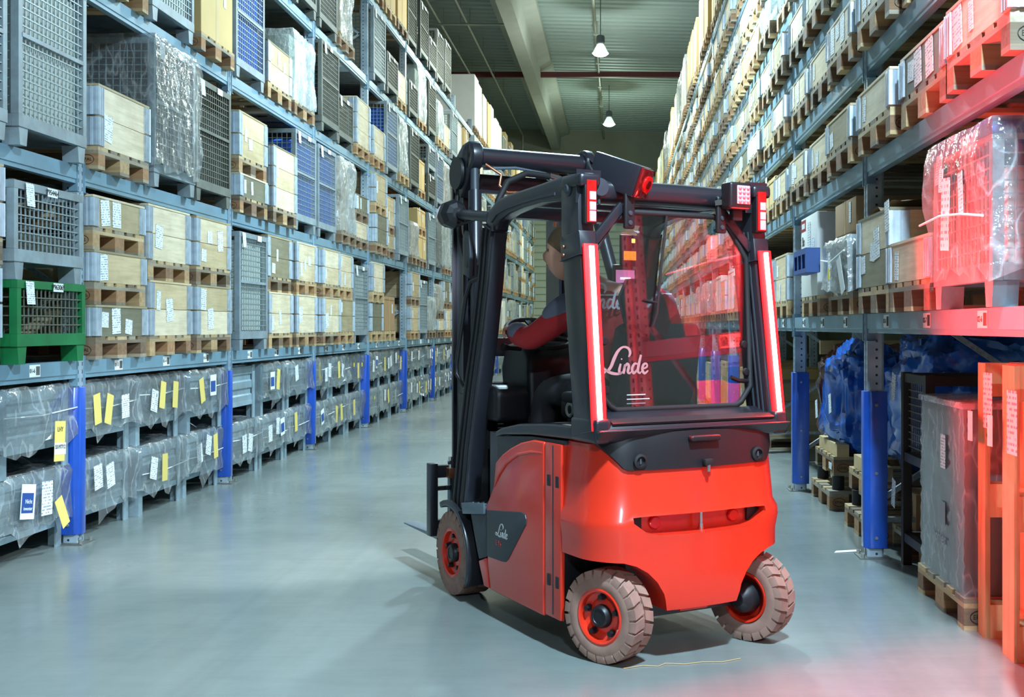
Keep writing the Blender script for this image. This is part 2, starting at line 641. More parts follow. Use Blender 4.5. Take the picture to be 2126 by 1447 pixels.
# concrete main beam along the hall, red purlins across it
CONC = plain('beam_concrete', srgb(172, 178, 170), .8, 0, wear=.2, wear_scale=2)
tb = MB()
tb.prism([(-2.86, 8.93), (-2.50, 8.93), (-2.46, 9.5), (-2.10, 9.62), (-2.10, 9.8), (-3.26, 9.8), (-3.26, 9.62), (-2.90, 9.5)], 'y', -16, WALL_Y)
tag(tb.obj('trim_1', CONC), kind='structure')
REDB = plain('purlin_red', srgb(96, 34, 34), .6, 0, wear=.3)
for k, yy in enumerate((37.0, 12.0)):
    p = MB()
    p.prism([(yy, 9.30), (yy + .14, 9.30), (yy + .14, 9.32), (yy + .08, 9.32), (yy + .08, 9.44), (yy + .14, 9.44), (yy + .14, 9.46), (yy, 9.46)], 'x', -10.9, 8.9)
    o = p.obj('trim_%d' % (k + 2), REDB)
    tag(o, kind='structure')
tag(MB().box(-10.9, 8.9, WALL_Y - .2, WALL_Y - .06, 7.83, 7.97).obj('trim_4', REDB), kind='structure')

# sprinkler pipes and the conduit over the aisle
PIPE = plain('pipe_grey', srgb(150, 156, 146), .45, .4)
for x, z, y1, lab in ((-3.95, 9.26, 48.0, 'straight grey sprinkler pipe hanging nearest the concrete roof beam'),
                      (-4.65, 9.26, 46.0, 'grey sprinkler pipe above the left rack, farther from the roof beam')):
    t = thing('sprinkler_pipe', lab, 'pipe', (x, 0, z), group='sprinkler pipes')
    MB().tube([(0, -10, 0), (0, y1, 0), (0, y1, -.9), (-.75, y1, -.95)], .035, 8).obj('pipe_run', PIPE, t, smooth=40)
    hm = MB().cyl((0, 0, 0), (0, 0, .62), .008, n=6).mesh('hanger', PIPE)
    cm = MB().lathe([(.037, -.02), (.045, -.02), (.045, .02), (.037, .02)], axis='y', n=12).mesh('clamp', PIPE)
    yy = 22.0
    while yy < y1:
        obj('hanger', hm, t, (0, yy, .03))
        obj('clamp', cm, t, (0, yy, 0))
        yy += 3.0
t = thing('cable_conduit', 'thin straight conduit under the roof running behind the hanging lamps', 'conduit', (-.62, 0, 9.42))
MB().cyl((0, -10, 0), (0, WALL_Y - .1, 0), .04, n=8).obj('pipe_run', PIPE, t, smooth=40)
for k in range(9):
    MB().box(-.06, .06, 17.96 + 3.5 * k, 18.04 + 3.5 * k, -.05, .3).obj('bracket', PIPE, t)
t = thing('branch_pipe', 'thin bent pipe branching across the roof left of the beam', 'pipe', (-4.7, 30.2, 9.2))
MB().tube([(0, 0, 0), (1.8, 0, 0), (1.8, 0, .5)], .03, 8).obj('pipe_run', PIPE, t, smooth=40)
MB().cyl((.6, 0, 0), (.6, 0, .7), .008, n=6).obj('hanger', PIPE, t)

# high-bay lamps, with the added fill lamps
LAMP_GREY = plain('lamp_housing', srgb(96, 104, 112), .45, .3)
LAMP_REFL = plain('lamp_reflector', srgb(176, 186, 196), .35, .6)


def glow_mat(name, c, s):
    m, nt, b = nodes_of(name)
    b.inputs['Base Color'].default_value = rgb(c)
    b.inputs['Emission Color'].default_value = rgb(c)
    b.inputs['Emission Strength'].default_value = s
    MATS[name] = m
    return m


lamp_words = ['added low as unseen fill behind the camera', 'added low as unseen fill above the camera', 'added low as unseen fill beyond the forklift', 'over the middle of the aisle', 'nearer of the two bright lamps in view',
              'farther greenish one of the two lamps in view']
for k, (x, y, z, pw, c) in enumerate(LAMPS):
    t = thing('high_bay_lamp', 'hanging high-bay lamp, ' + lamp_words[k], 'lamp', (x, y, z), group='high-bay lamps')
    MB().cyl((0, 0, .46), (0, 0, ROOF_Z - z + .04), .012, n=6).obj('cord', LAMP_GREY, t)
    MB().lathe([(.0, .47), (.06, .47), (.10, .45), (.11, .40), (.11, .27), (.09, .25), (0, .25)], n=20).obj('ballast_housing', LAMP_GREY, t, smooth=35)
    MB().lathe([(.05, .26), (.09, .23), (.15, .12), (.20, .02), (.215, 0), (.205, 0), (.19, .02), (.14, .11), (.08, .21)], n=28).obj('reflector', glow_mat('reflector_glow_%d' % k, tuple(.8 * q_ for q_ in c), .8), t, smooth=50)
    MB().lathe([(0, -.08), (.08, -.074), (.15, -.05), (.19, -.02), (.20, .002), (0, .004)], n=28).obj('lens', glow_mat('lamp_glow_%d' % k, c, 28), t, smooth=50)
    ld = bpy.data.lights.new('lamp_light', 'AREA')
    ld.shape, ld.size, ld.energy, ld.color = 'DISK', .38, pw, c
    obj('light_source', ld, t, (0, 0, -.125))
    ls_ = bpy.data.lights.new('lamp_spill', 'POINT')
    ls_.shadow_soft_size, ls_.energy, ls_.color = .10, pw * (.18 if y < 15 else .3), c
    obj('light_spill', ls_, t, (0, 0, -.24))

# ------------------------------------------------------------------ racks
LZ = [1.148, 2.366, 3.56, 4.72, 5.88]                     # beam tops, left
RZ = [1.434, 2.35, 2.97, 3.49, 4.03, 4.57, 5.13, 5.90]    # beam tops, right
NB = 14


def make_upright_mat():
    m, nt, b = nodes_of('upright_galvanised')
    v = coords(nt)
    n = noise(nt, v, 5, 4)
    c = ramp(nt, n, [(.3, srgb(132, 150, 164)), (.65, srgb(186, 202, 212))])
    sep = nd(nt, 'ShaderNodeSeparateXYZ')
    nt.links.new(v, sep.inputs[0])

    def M(op, a, b_=None):
        q = nd(nt, 'ShaderNodeMath', operation=op)
        for i, s in enumerate((a, b_)):
            if s is None:
                continue
            if hasattr(s, 'links'):
                nt.links.new(s, q.inputs[i])
            else:
                q.inputs[i].default_value = s
        return q.outputs[0]
    dz = M('MULTIPLY', M('SUBTRACT', M('FRACT', M('MULTIPLY', sep.outputs[2], 20.0)), .5), .05)
    dx = M('ADD', sep.outputs[0], .055)
    side = M('SQRT', M('ADD', M('MULTIPLY', dx, dx), M('MULTIPLY', dz, dz)))
    dy = M('SUBTRACT', M('ABSOLUTE', sep.outputs[1]), .026)
    front = M('MAXIMUM', M('ABSOLUTE', M('MULTIPLY', dy, 1.6)), M('MULTIPLY', M('ABSOLUTE', dz), .6))
    g = nd(nt, 'ShaderNodeTexCoord')
    sn = nd(nt, 'ShaderNodeSeparateXYZ')
    nt.links.new(g.outputs['Normal'], sn.inputs[0])
    isf = M('GREATER_THAN', M('ABSOLUTE', sn.outputs[0]), .5)
    d = M('ADD', M('MULTIPLY', isf, front), M('MULTIPLY', M('SUBTRACT', 1.0, isf), side))
    hole = M('LESS_THAN', d, .0075)
    c = mix(nt, c, srgb(38, 44, 50), hole)
    nt.links.new(c, b.inputs['Base Color'])
    b.inputs['Metallic'].default_value = .2
    b.inputs['Roughness'].default_value = .38
    return m


UPR = make_upright_mat()
BOLT = plain('bolt_zinc', srgb(176, 176, 164), .35, .8)
PLATE = plain('foot_plate', srgb(120, 122, 118), .5, .5, wear=.5)


def upright_mesh(h):
    return MB().prism([(0, -.045), (0, -.016), (-.012, -.012), (-.012, .012), (0, .016), (0, .045), (-.085, .045), (-.1, .03), (-.1, -.03), (-.085, -.045)],
                      'z', .006, h).mesh('upright', UPR)


beam_me = MB().prism([(0, 0), (0, -.085), (-.006, -.088), (-.006, -.112), (-.05, -.112), (-.05, -.02), (-.045, 0)], 'y', .05, PITCH - .05).mesh('beam', RACK_STEEL)
conn_me = MB().box(-.052, .004, -.004, .004, -.16, .03).box(-.06, .002, -.004, .05, -.16, -.158).mesh('beam_connector', RACK_STEEL)
guard_me = MB().prism([(.012, -.04), (.02, -.03), (.02, .03), (.012, .04), (-.015, .062), (-.115, .062), (-.115, .054), (-.02, .052), (-.02, -.052), (-.115, -.054), (-.115, -.062), (-.015, -.062)],
                      'z', .06, .98).mesh('column_guard', RACK_BLUE, bevel=.002, seg=1)
bolt_me = MB().lathe([(0, -.070), (.008, -.070), (.010, -.066), (.010, -.061)], axis='y', n=10).mesh('bolt', BOLT)
plate_me = MB().box(-.13, .05, -.09, .09, 0, .008).mesh('base_plate', PLATE)
anchor_me = MB().cyl((0, 0, .008), (0, 0, .03), .011, n=6).mesh('anchor_bolt', BOLT)
sticker_me = MB().box(0, .0012, -.062, .062, -.035, .035).mesh('location_label', PAPER_PLAIN)
bar_mesh = MB()
for k in range(9):
    bar_mesh.box(.0012, .0018, .012 + k * .005, .012 + k * .005 + (.0035 if k % 3 else .0018), -.026, .026)
bar_me = bar_mesh.mesh('barcode', BLACK)

RACKS = {}


def build_rack(side, y0, zs, label, h):
    left = side < 0
    t = thing('pallet_rack', label, 'rack', (-XL if left else XR, 0, 0), 0 if left else math.pi)
    RACKS[side] = t
    up = upright_mesh(h)
    s = 1 if left else -1          # local y of world y
    ks = range(-1, NB + 1)
    for k in ks:
        yw = y0 + k * PITCH
        y = s * yw
        near = yw < 26
        obj('upright', up, t, (0, y, 0))
        obj('upright', up, t, (-1.05, y, 0))
        obj('base_plate', plate_me, t, (0, y, 0))
        if near:
            for a, b in ((.03, .07), (.03, -.07)):
                obj('anchor_bolt', anchor_me, t, (a, y + b, 0))
        if yw < 34:
            g = obj('column_guard', guard_me, t, (0, y, 0))
            if near:
                for z in (.12, .5, .9):
                    obj('bolt', bolt_me, g, (-.05, 0, z), 0 if left else math.pi)
        zz, a = .35, 0
        while zz < h - .6:
            p, q = (-.11, -1.04) if a % 2 == 0 else (-1.04, -.11)
            if near:
                MB().bar((p, y, zz), (q, y, zz + .62), .03, .022, (0, 1, 0)).obj('brace', GALV, t)
            zz += .62
            a += 1
        for z in (.22,):
            MB().bar((-.11, y, z), (-1.04, y, z), .03, .022, (0, 1, 0)).obj('brace', GALV, t)
    for k in list(ks)[:-1]:
        ya = y0 + k * PITCH
        for li, z in enumerate(zs):
            b = obj('beam', beam_me, t, (.004, s * ya if left else s * (ya + PITCH), z))
            obj('beam', beam_me, t, (-1.02, s * ya if left else s * (ya + PITCH), z))
            if ya < 22:
                for yy in (.05, PITCH - .05):
                    obj('beam_connector', conn_me, b, (0, yy, 0))
            if li == 0 and ya < 30:
                for j in range(3):
                    yy = (.55, 1.38, 2.22)[j]
                    lb = obj('location_label', sticker_me, b, (.0005, yy, -.045))
                    if ya < 17:
                        obj('barcode', bar_me, lb)
                        n = 8 - j - (k + 1) * 3
                        obj('print', text_mesh('%02d-%d' % (1 if left else 2, (n - 1) % 9 + 1), .034, BLACK, bold=.0006), lb, (.0015, -.03, 0), RX)


build_rack(-1, YL0, LZ, 'tall galvanised pallet rack with blue post guards along left of aisle', 6.15)
build_rack(1, YR0, RZ, 'tall galvanised pallet rack with close shelves along right of aisle', 6.15)
# ------------------------------------------------------------------ loads: shared meshes
def join(parts, name):
    """parts: (mesh, matrix) -> one mesh that keeps every material"""
    vs, fs, mi, mats = [], [], [], []
    for me, mx in parts:
        b = len(vs)
        vs += [tuple(mx @ v.co) for v in me.vertices]
        idx = []
        for m in me.materials:
            if m not in mats:
                mats.append(m)
            idx.append(mats.index(m))
        for p in me.polygons:
            fs.append(tuple(i + b for i in p.vertices))
            mi.append(idx[p.material_index])
    out = bpy.data.meshes.new(name)
    out.from_pydata(vs, [], fs)
    for m in mats:
        out.materials.append(m)
    out.polygons.foreach_set('material_index', mi)
    return out


T = lambda x=0, y=0, z=0: Matrix.Translation((x, y, z))

# --- pallet 1.2 deep (x) by 0.8 wide (y)
PW = ((-.35, .1), (0, .145), (.35, .1))
PXS = (-.0725, -.6, -1.1275)
DECK = (-.3275, -.164, 0, .164, .3275)
deck_w = MB().box(-1.2, 0, -.0725, .0725, .122, .144).mesh('deck_board', W_PALLET)
deck_n = MB().box(-1.2, 0, -.05, .05, .122, .144).mesh('deck_board', W_PALLET)
string_me = MB().box(-.0725, .0725, -.4, .4, .1, .122).mesh('stringer_board', W_PALLET_Y)
block_n = MB().box(-.0725, .0725, -.05, .05, .022, .1).mesh('block', W_BLOCK)
block_w = MB().box(-.0725, .0725, -.0725, .0725, .022, .1).mesh('block', W_BLOCK)
bot_n = MB().box(-1.2, 0, -.05, .05, 0, .022).mesh('bottom_board', W_PALLET)
bot_w = MB().box(-1.2, 0, -.0725, .0725, 0, .022).mesh('bottom_board', W_PALLET)


def pallet_parts():
    ps = []
    for i, y in enumerate(DECK):
        ps.append(('deck_board', deck_w if i % 2 == 0 else deck_n, (0, y, 0)))
    for x in PXS:
        ps.append(('stringer_board', string_me, (x, 0, 0)))
        for y, w in PW:
            ps.append(('block', block_n if w < .12 else block_w, (x, y, 0)))
    for y, w in PW:
        ps.append(('bottom_board', bot_n if w < .12 else bot_w, (0, y, 0)))
    return ps


PALLET_ONE = join([(me, T(*l)) for _, me, l in pallet_parts()], 'pallet')
oval = []
for i in range(20):
    a = 2 * math.pi * i / 20
    oval.append((.045 * math.cos(a), 0, .03 * math.sin(a)))
OVAL = MB().tube(oval, .0022, 4, closed=True).mesh('stamp', BLACK)


def put_pallet(o):
    t = o['t']
    if not o['near']:
        return
    for nm, me, l in pallet_parts():
        b = obj(nm, me, t, l)
        s = o['s']
        if nm == 'block' and abs(l[0] + .0725) < .01 and l[1] * s > .2:
            obj('stamp', OVAL, b, (0, s * .0505, .06))
            obj('print', text_mesh('EPAL', .03, BLACK), b, (0, s * .0505, .06), RYB if s > 0 else RY)


# --- wooden collars
CH = .195
col_front = MB().box(-.022, 0, -.4, .4, 0, CH - .004).mesh('collar_board', W_COLLAR)
col_side = MB().box(-1.178, -.022, -.011, .011, 0, CH - .004).mesh('collar_board', W_COLLAR_X)
lid_me = MB().box(-1.2, .004, -.404, .404, 0, .014).mesh('lid', W_COLLAR)


def hinge_mesh(s):
    pr = [(.003, .318)]
    y = .322
    for k in range(3):
        pr += [(.004, y), (.010, y + .007), (.010, y + .015), (.004, y + .022)]
        y += .028
    pr += [(.012, .404), (.008, .412), (-.01, .413), (-.03, .408), (-.034, .413), (-.05, .413), (-.056, .407), (-.1, .405), (-.1, .401), (.001, .401), (.001, .318)]
    if s < 0:
        pr = [(a, -b) for a, b in pr]
    return MB().prism(pr, 'z', .006, CH - .008).mesh('hinge', HINGE)


hinge_p, hinge_m = hinge_mesh(1), hinge_mesh(-1)
hinge_b = join([(hinge_p, T(-1.2) @ Matrix.Rotation(math.pi, 4, 'Z')), (hinge_m, T(-1.2) @ Matrix.Rotation(math.pi, 4, 'Z'))], 'hinge')
LABELS = [MB().box(0, .0015, -w / 2, w / 2, 0, h).mesh('label', PAPER) for w, h in ((.13, .17), (.075, .14), (.11, .10), (.06, .12))]
rivet = MB()
for z in (.04, .10, .155):
    rivet.lathe([(0, .0135), (.006, .012), (.007, .009)], (0, .335, z), 'x', 8)
RIVET = rivet.mesh('rivets', BOLT)


def collar_parts(n, with_lid=True):
    ps = []
    for k in range(n):
        z = k * CH
        ps.append(('collar_board', col_front, (0, 0, z)))
        ps.append(('collar_board', col_side, (0, -.388, z)))
        ps.append(('collar_board', col_side, (0, .388, z)))
        ps.append(('collar_board', col_front, (-1.178, 0, z)))
        ps.append(('hinge', hinge_p, (0, 0, z)))
        ps.append(('hinge', hinge_m, (0, 0, z)))
    if with_lid:
        ps.append(('lid', lid_me, (0, 0, n * CH - .004)))
    return ps


def collar_one(n):
    return cached(('collar', n), lambda: join([(me, T(*l)) for _, me, l in collar_parts(n)], 'collar_box'))


def put_collar(o):
    t, r_ = o['t'], o['r']
    n = o['n']
    if o['near']:
        for nm, me, l in collar_parts(n):
            obj(nm, me, t, l)
    h = n * CH
    if o['Y'] < 30:
        for k in range(r_.choice((1, 2, 2, 3)) if o['near'] else r_.choice((0, 1, 1, 2))):
            me = r_.choice(LABELS)
            lh = me.vertices[:][-1].co.z
            z = r_.uniform(.012, max(.02, h - lh - .02))
            lb = obj('label', me, t, (.0015, -.24 + k * .18 + r_.uniform(-.04, .04), z), (R(r_.uniform(-7, 7)), 0, 0))


# --- mesh cages
def wires(w, h, step=.05, r_=.0032, axis='x', mat=None):
    b = MB()
    n = max(2, int(round(w / step)))
    m = max(2, int(round(h / step)))
    for i in range(1, n):
        u = -w / 2 + w * i / n
        b.box(-r_, r_, u - r_, u + r_, 0, h) if axis == 'x' else b.box(u - r_, u + r_, -r_, r_, 0, h)
    for j in range(1, m):
        z = h * j / m
        b.box(-r_ + .003, r_ + .003, -w / 2, w / 2, z - r_, z + r_) if axis == 'x' else b.box(-w / 2, w / 2, -r_ + .003, r_ + .003, z - r_, z + r_)
    return b.mesh('wire_mesh', mat or WIRE, fix=False)


def cage_parts(h, paint, wire):
    key = ('cage', h, paint.name)
    if key in MESH:
        return MESH[key]
    W, D = .82, 1.2
    a = W / 2
    fb, fh = .10, .17            # feet height, top of base frame
    ps = []
    foot = MB().prism([(-.05, fb), (.05, fb), (.035, 0), (-.035, 0)], 'x', -.05, .05).mesh('foot', paint)
    for x in (-.055, -D + .055):
        for y in (-a + .06, a - .06):
            ps.append(('foot', foot, (x, y, 0)))
    base = MB()
    base.box(-.04, 0, -a, a, fb, fh).box(-D, -D + .04, -a, a, fb, fh).box(-D + .041, -.041, -a, -a + .04, fb + .001, fh - .001).box(-D + .041, -.041, a - .04, a, fb + .001, fh - .001).box(-D + .041, -.041, -a + .041, a - .041, fb + .02, fb + .035)
    ps.append(('base_frame', base.mesh('base_frame', paint), (0, 0, 0)))
    post = MB().box(-.045, -.001, -.0225, .0215, fh + .001, h - .046).mesh('corner_post', paint)
    for x in (0, -D + .045):
        for y in (-a + .0225, a - .0225):
            ps.append(('corner_post', post, (x, y, 0)))
    tr = MB().box(-.035, 0, -a, a, h - .045, h).mesh('top_rail', paint)
    ts = MB().box(-D + .036, -.036, -.018, .017, h - .044, h - .001).mesh('top_rail', paint)
    ps += [('top_rail', tr, (0, 0, 0)), ('top_rail', tr, (-D + .035, 0, 0)), ('top_rail', ts, (0, -a + .018, 0)), ('top_rail', ts, (0, a - .018, 0))]
    wf = wires(W - .09, h - .045 - fh, .05, .0032, 'x', wire)
    wsd = wires(D - .09, h - .045 - fh, .05, .0032, 'y', wire)
    ps += [('wire_mesh', wf, (-.012, 0, fh)), ('wire_mesh', wf, (-D + .02, 0, fh)), ('wire_mesh', wsd, (-D / 2, -a + .014, fh)), ('wire_mesh', wsd, (-D / 2, a - .014, fh))]
    if h > .8:
        mid = MB().box(-.03, .002, -a + .04, a - .04, (h + fh) / 2 - .012, (h + fh) / 2 + .012).mesh('flap_rail', paint)
        ps.append(('flap_rail', mid, (0, 0, 0)))
    MESH[key] = ps
    return ps


def cage_one(h, paint, wire):
    return cached(('cage1', h, paint.name), lambda: join([(me, T(*l)) for _, me, l in cage_parts(h, paint, wire)], 'mesh_cage'))


TAG_ME = MB().box(0, .0015, -.045, .045, -.13, 0).mesh('tag', PAPER)
STRIP_ME = MB().box(0, .0015, -.06, .06, -.025, .025).mesh('number_strip', PAPER_PLAIN)


def put_cage(o):
    t, r_ = o['t'], o['r']
    if o['near']:
        for nm, me, l in cage_parts(o['h'], o['paint'], o['wire']):
            c = obj(nm, me, t, l)
            if nm == 'wire_mesh':
                c['kind'] = 'stuff'
    if o['Y'] < 24:
        obj('tag', TAG_ME, t, (.004, -.28 + r_.uniform(-.03, .03), o['h'] - .005), (0, R(-4), 0))
        st = obj('number_strip', STRIP_ME, t, (.004, .06 + r_.uniform(-.05, .1), o['h'] - .03))
        if o.get('num'):
            obj('print', text_mesh(o['num'], .042, BLACK, bold=.0008), st, (.002, 0, 0), RX)


# --- film: a loose bag over a box w wide, d deep, h tall
def film_mesh(w, d, h, seed, mat, loose=.02, hem=.06, rim=.02, top=True, open_h=0.0, name='film'):
    r_ = random.Random(seed)
    per = []
    nx, ny = 14, 10
    a = w / 2
    for i in range(ny):
        per.append((0.0, -a + w * i / ny))
    for i in range(nx):
        per.append((-d * i / nx, a))
    for i in range(ny):
        per.append((-d, a - w * i / ny))
    for i in range(nx):
        per.append((-d + d * i / nx, -a))
    cx, cy = -d / 2, 0.0
    n = len(per)
    off = [r_.uniform(0, 100) for _ in range(4)]
    fold = [r_.uniform(-1, 1) for _ in range(n)]
    rows = []
    zs = [open_h + (h - open_h) * k / 9 for k in range(10)]
    for j, z in enumerate(zs):
        row = []
        for i, (x, y) in enumerate(per):
            ox = 1 if x > -1e-6 else (-1 if x < -d + 1e-6 else 0)
            oy = 1 if y > a - 1e-6 else (-1 if y < -a + 1e-6 else 0)
            q = mnoise.noise(Vector((x * 4 + off[0], y * 4 + off[1], z * 3)))
            q2 = mnoise.noise(Vector((x * 11 + off[2], y * 11, z * 5 + off[3])))
            dd = rim + loose * (.6 + q * .9 + q2 * .55 + fold[i] * .35 * (1 - j / 9))
            dd = max(dd, .006)
            zz = z
            if j == 0:
                zz += hem * (fold[i] * .6 + q)
            if j == 9:
                dd *= .5
                zz += .012 * q2
            row.append((x + ox * dd, y + oy * dd, zz))
        rows.append(row)
    b = MB()
    b.grid(rows, closed=True)
    if top:
        caps = []
        for k, f in enumerate((1.0, .85, .55, .2)):
            row = []
            for x, y, z in rows[-1]:
                px, py = cx + (x - cx) * f, cy + (y - cy) * f
                row.append((px, py, z + (0 if k == 0 else -.03 * k * .5 + .05 * mnoise.noise(Vector((px * 6 + off[1], py * 6, 3))))))
            caps.append(row)
        b.grid(caps, closed=True)
        b.add(caps[-1], [tuple(range(n))])
    return b.mesh(name, mat, smooth=70, fix=False)


# --- steel bins on the floor
BIN_H, BW, BD = .50, .80, 1.05


def bin_parts():
    a = BW / 2
    ps = []
    body = MB()
    prof = [(.0, .15), (0, .22), (-.012, .235), (-.012, .275), (0, .29), (0, .35), (-.012, .365), (-.012, .405), (0, .42), (0, .49), (-.02, .49), (-.035, .42), (-.035, .17), (-.02, .15)]
    body.prism(prof, 'y', -a + .03, a - .03)
    body.prism([(-BD - x, z) for x, z in prof], 'y', -a + .03, a - .03)
    for s in (-1, 1):
        body.prism([(s * (a + x - .002), z) for x, z in prof], 'x', -BD + .03, -.03)
    body.box(-BD + .02, -.02, -a + .02, a - .02, .14, .16)
    ps.append(('body', body.mesh('body', BIN_STEEL), (0, 0, 0)))
    leg = MB().prism([(.008, -.04), (.008, .03), (-.07, .03), (-.07, .02), (-.002, .02), (-.002, -.04)], 'z', 0, BIN_H).mesh('leg', BIN_STEEL)
    leg2 = MB().prism([(.008, .04), (.008, -.03), (-.07, -.03), (-.07, -.02), (-.002, -.02), (-.002, .04)], 'z', 0, BIN_H).mesh('leg', BIN_STEEL)
    lb = join([(leg2, Matrix.Rotation(math.pi, 4, 'Z'))], 'leg')
    lb2 = join([(leg, Matrix.Rotation(math.pi, 4, 'Z'))], 'leg')
    ps += [('leg', leg, (0, a - .03, 0)), ('leg', leg2, (0, -a + .03, 0)), ('leg', lb, (-BD, a - .03, 0)), ('leg', lb2, (-BD, -a + .03, 0))]
    rail = MB().box(-.02, .004, -a + .05, a - .05, .13, .17).mesh('lower_rail', BIN_STEEL)
    ps += [('lower_rail', rail, (0, 0, 0)), ('lower_rail', rail, (-BD + .016, 0, 0))]
    return ps


BINP = bin_parts()
BIN_ONE = join([(me, T(*l)) for _, me, l in BINP], 'steel_bin')


def put_bin(o):
    if o['near']:
        for nm, me, l in BINP:
            obj(nm, me, o['t'], l)


BAGS = [film_mesh(BW, BD, .36, 40 + k, FILM, .05, .12, .02, name='bag') for k in range(5)]
CARD_ME = MB().box(0, .0015, -.05, .05, -.20, 0).mesh('card', YELLOW)
SHEET_ME = MB().box(0, .0015, -.06, .06, -.16, 0).mesh('sheet', PAPER)
SMALL_ME = MB().box(0, .0015, -.025, .025, -.05, 0).mesh('sticker', YELLOW_S)
BLUECARD = MB().box(0, .0015, -.07, .07, -.17, 0).mesh('card', PAPER_PLAIN)
BLUEBAND = MB().box(.0016, .0022, -.062, .05, -.14, -.05).mesh('blue_field', BLUE_PRINT)
STRING = MB().tube([(.05, -BW / 2 - .03, .2), (.045, 0, .185), (.05, BW / 2 + .03, .205), (-.5, BW / 2 + .045, .2)], .004, 5).mesh('string', CORD)


def put_bag(o):
    t, r_ = o['t'], o['r']
    near = o['Y'] < 26
    if not near:
        return
    x = .062
    for k in range(r_.choice((1, 2, 2, 3))):
        me = r_.choice((CARD_ME, CARD_ME, SHEET_ME, SHEET_ME, SHEET_ME, SMALL_ME, BLUECARD))
        c = obj(me.name.split('.')[0], me, t, (x + .012 * k, -.2 + .17 * k + r_.uniform(-.05, .05), .27 + r_.uniform(-.04, .04)), (R(r_.uniform(-15, 15)), 0, 0))
        if me is BLUECARD:
            obj('blue_field', BLUEBAND, c)
    if r_.random() < .6:
        obj('string', STRING, t, (0, 0, r_.uniform(-.06, .04)))


# --- wrapped and cardboard loads
def carton_mesh(w, d, h, mat):
    b = MB()
    b.box(-d, 0, -w / 2, w / 2, 0, h)
    return b.mesh('carton', mat, bevel=.006, seg=1)


def put_carton(o):
    t, r_ = o['t'], o['r']
    w, d, h = o['w'], o['d'], o['h']
    if o['Y'] < 26:
        tp = cached(('tape', w, h), lambda: MB().box(.0, .0012, -.03, .03, 0, h).box(-d, .0012, -.03, .03, h, h + .0012).mesh('tape', TAPE))
        obj('tape', tp, t)
        sd = cached(('seam', w, h), lambda: MB().box(.0, .004, -w / 2 + .005, w / 2 - .005, h - .045, h - .038).mesh('flap_seam', CARDB_BROWN))
        obj('flap_seam', sd, t)
        obj('label', r_.choice(LABELS), t, (.002, r_.choice((-.2, .18)), h * r_.uniform(.35, .7)))
        if r_.random() < .6:
            obj('label', r_.choice(LABELS), t, (.002, r_.choice((-.05, .1)), h * r_.uniform(.1, .4)))


# ------------------------------------------------------------------ what stands where
QUEUE = []


def q(kind, name, me, cat, label, x, y, z, side, group, **kw):
    QUEUE.append(dict(kind=kind, name=name, me=me, cat=cat, label=label, x=x, y=y, z=z, side=side, group=group, kw=kw))


def side_word(side):
    return 'left rack' if side < 0 else 'right rack'


SLOTW = ['near slot', 'middle slot', 'far slot']
POSW = {1: [''], 2: ['lower ', 'upper '], 3: ['bottom ', 'middle ', 'top ']}
NUMW = ['', 'single', 'double', 'triple', 'fourfold']


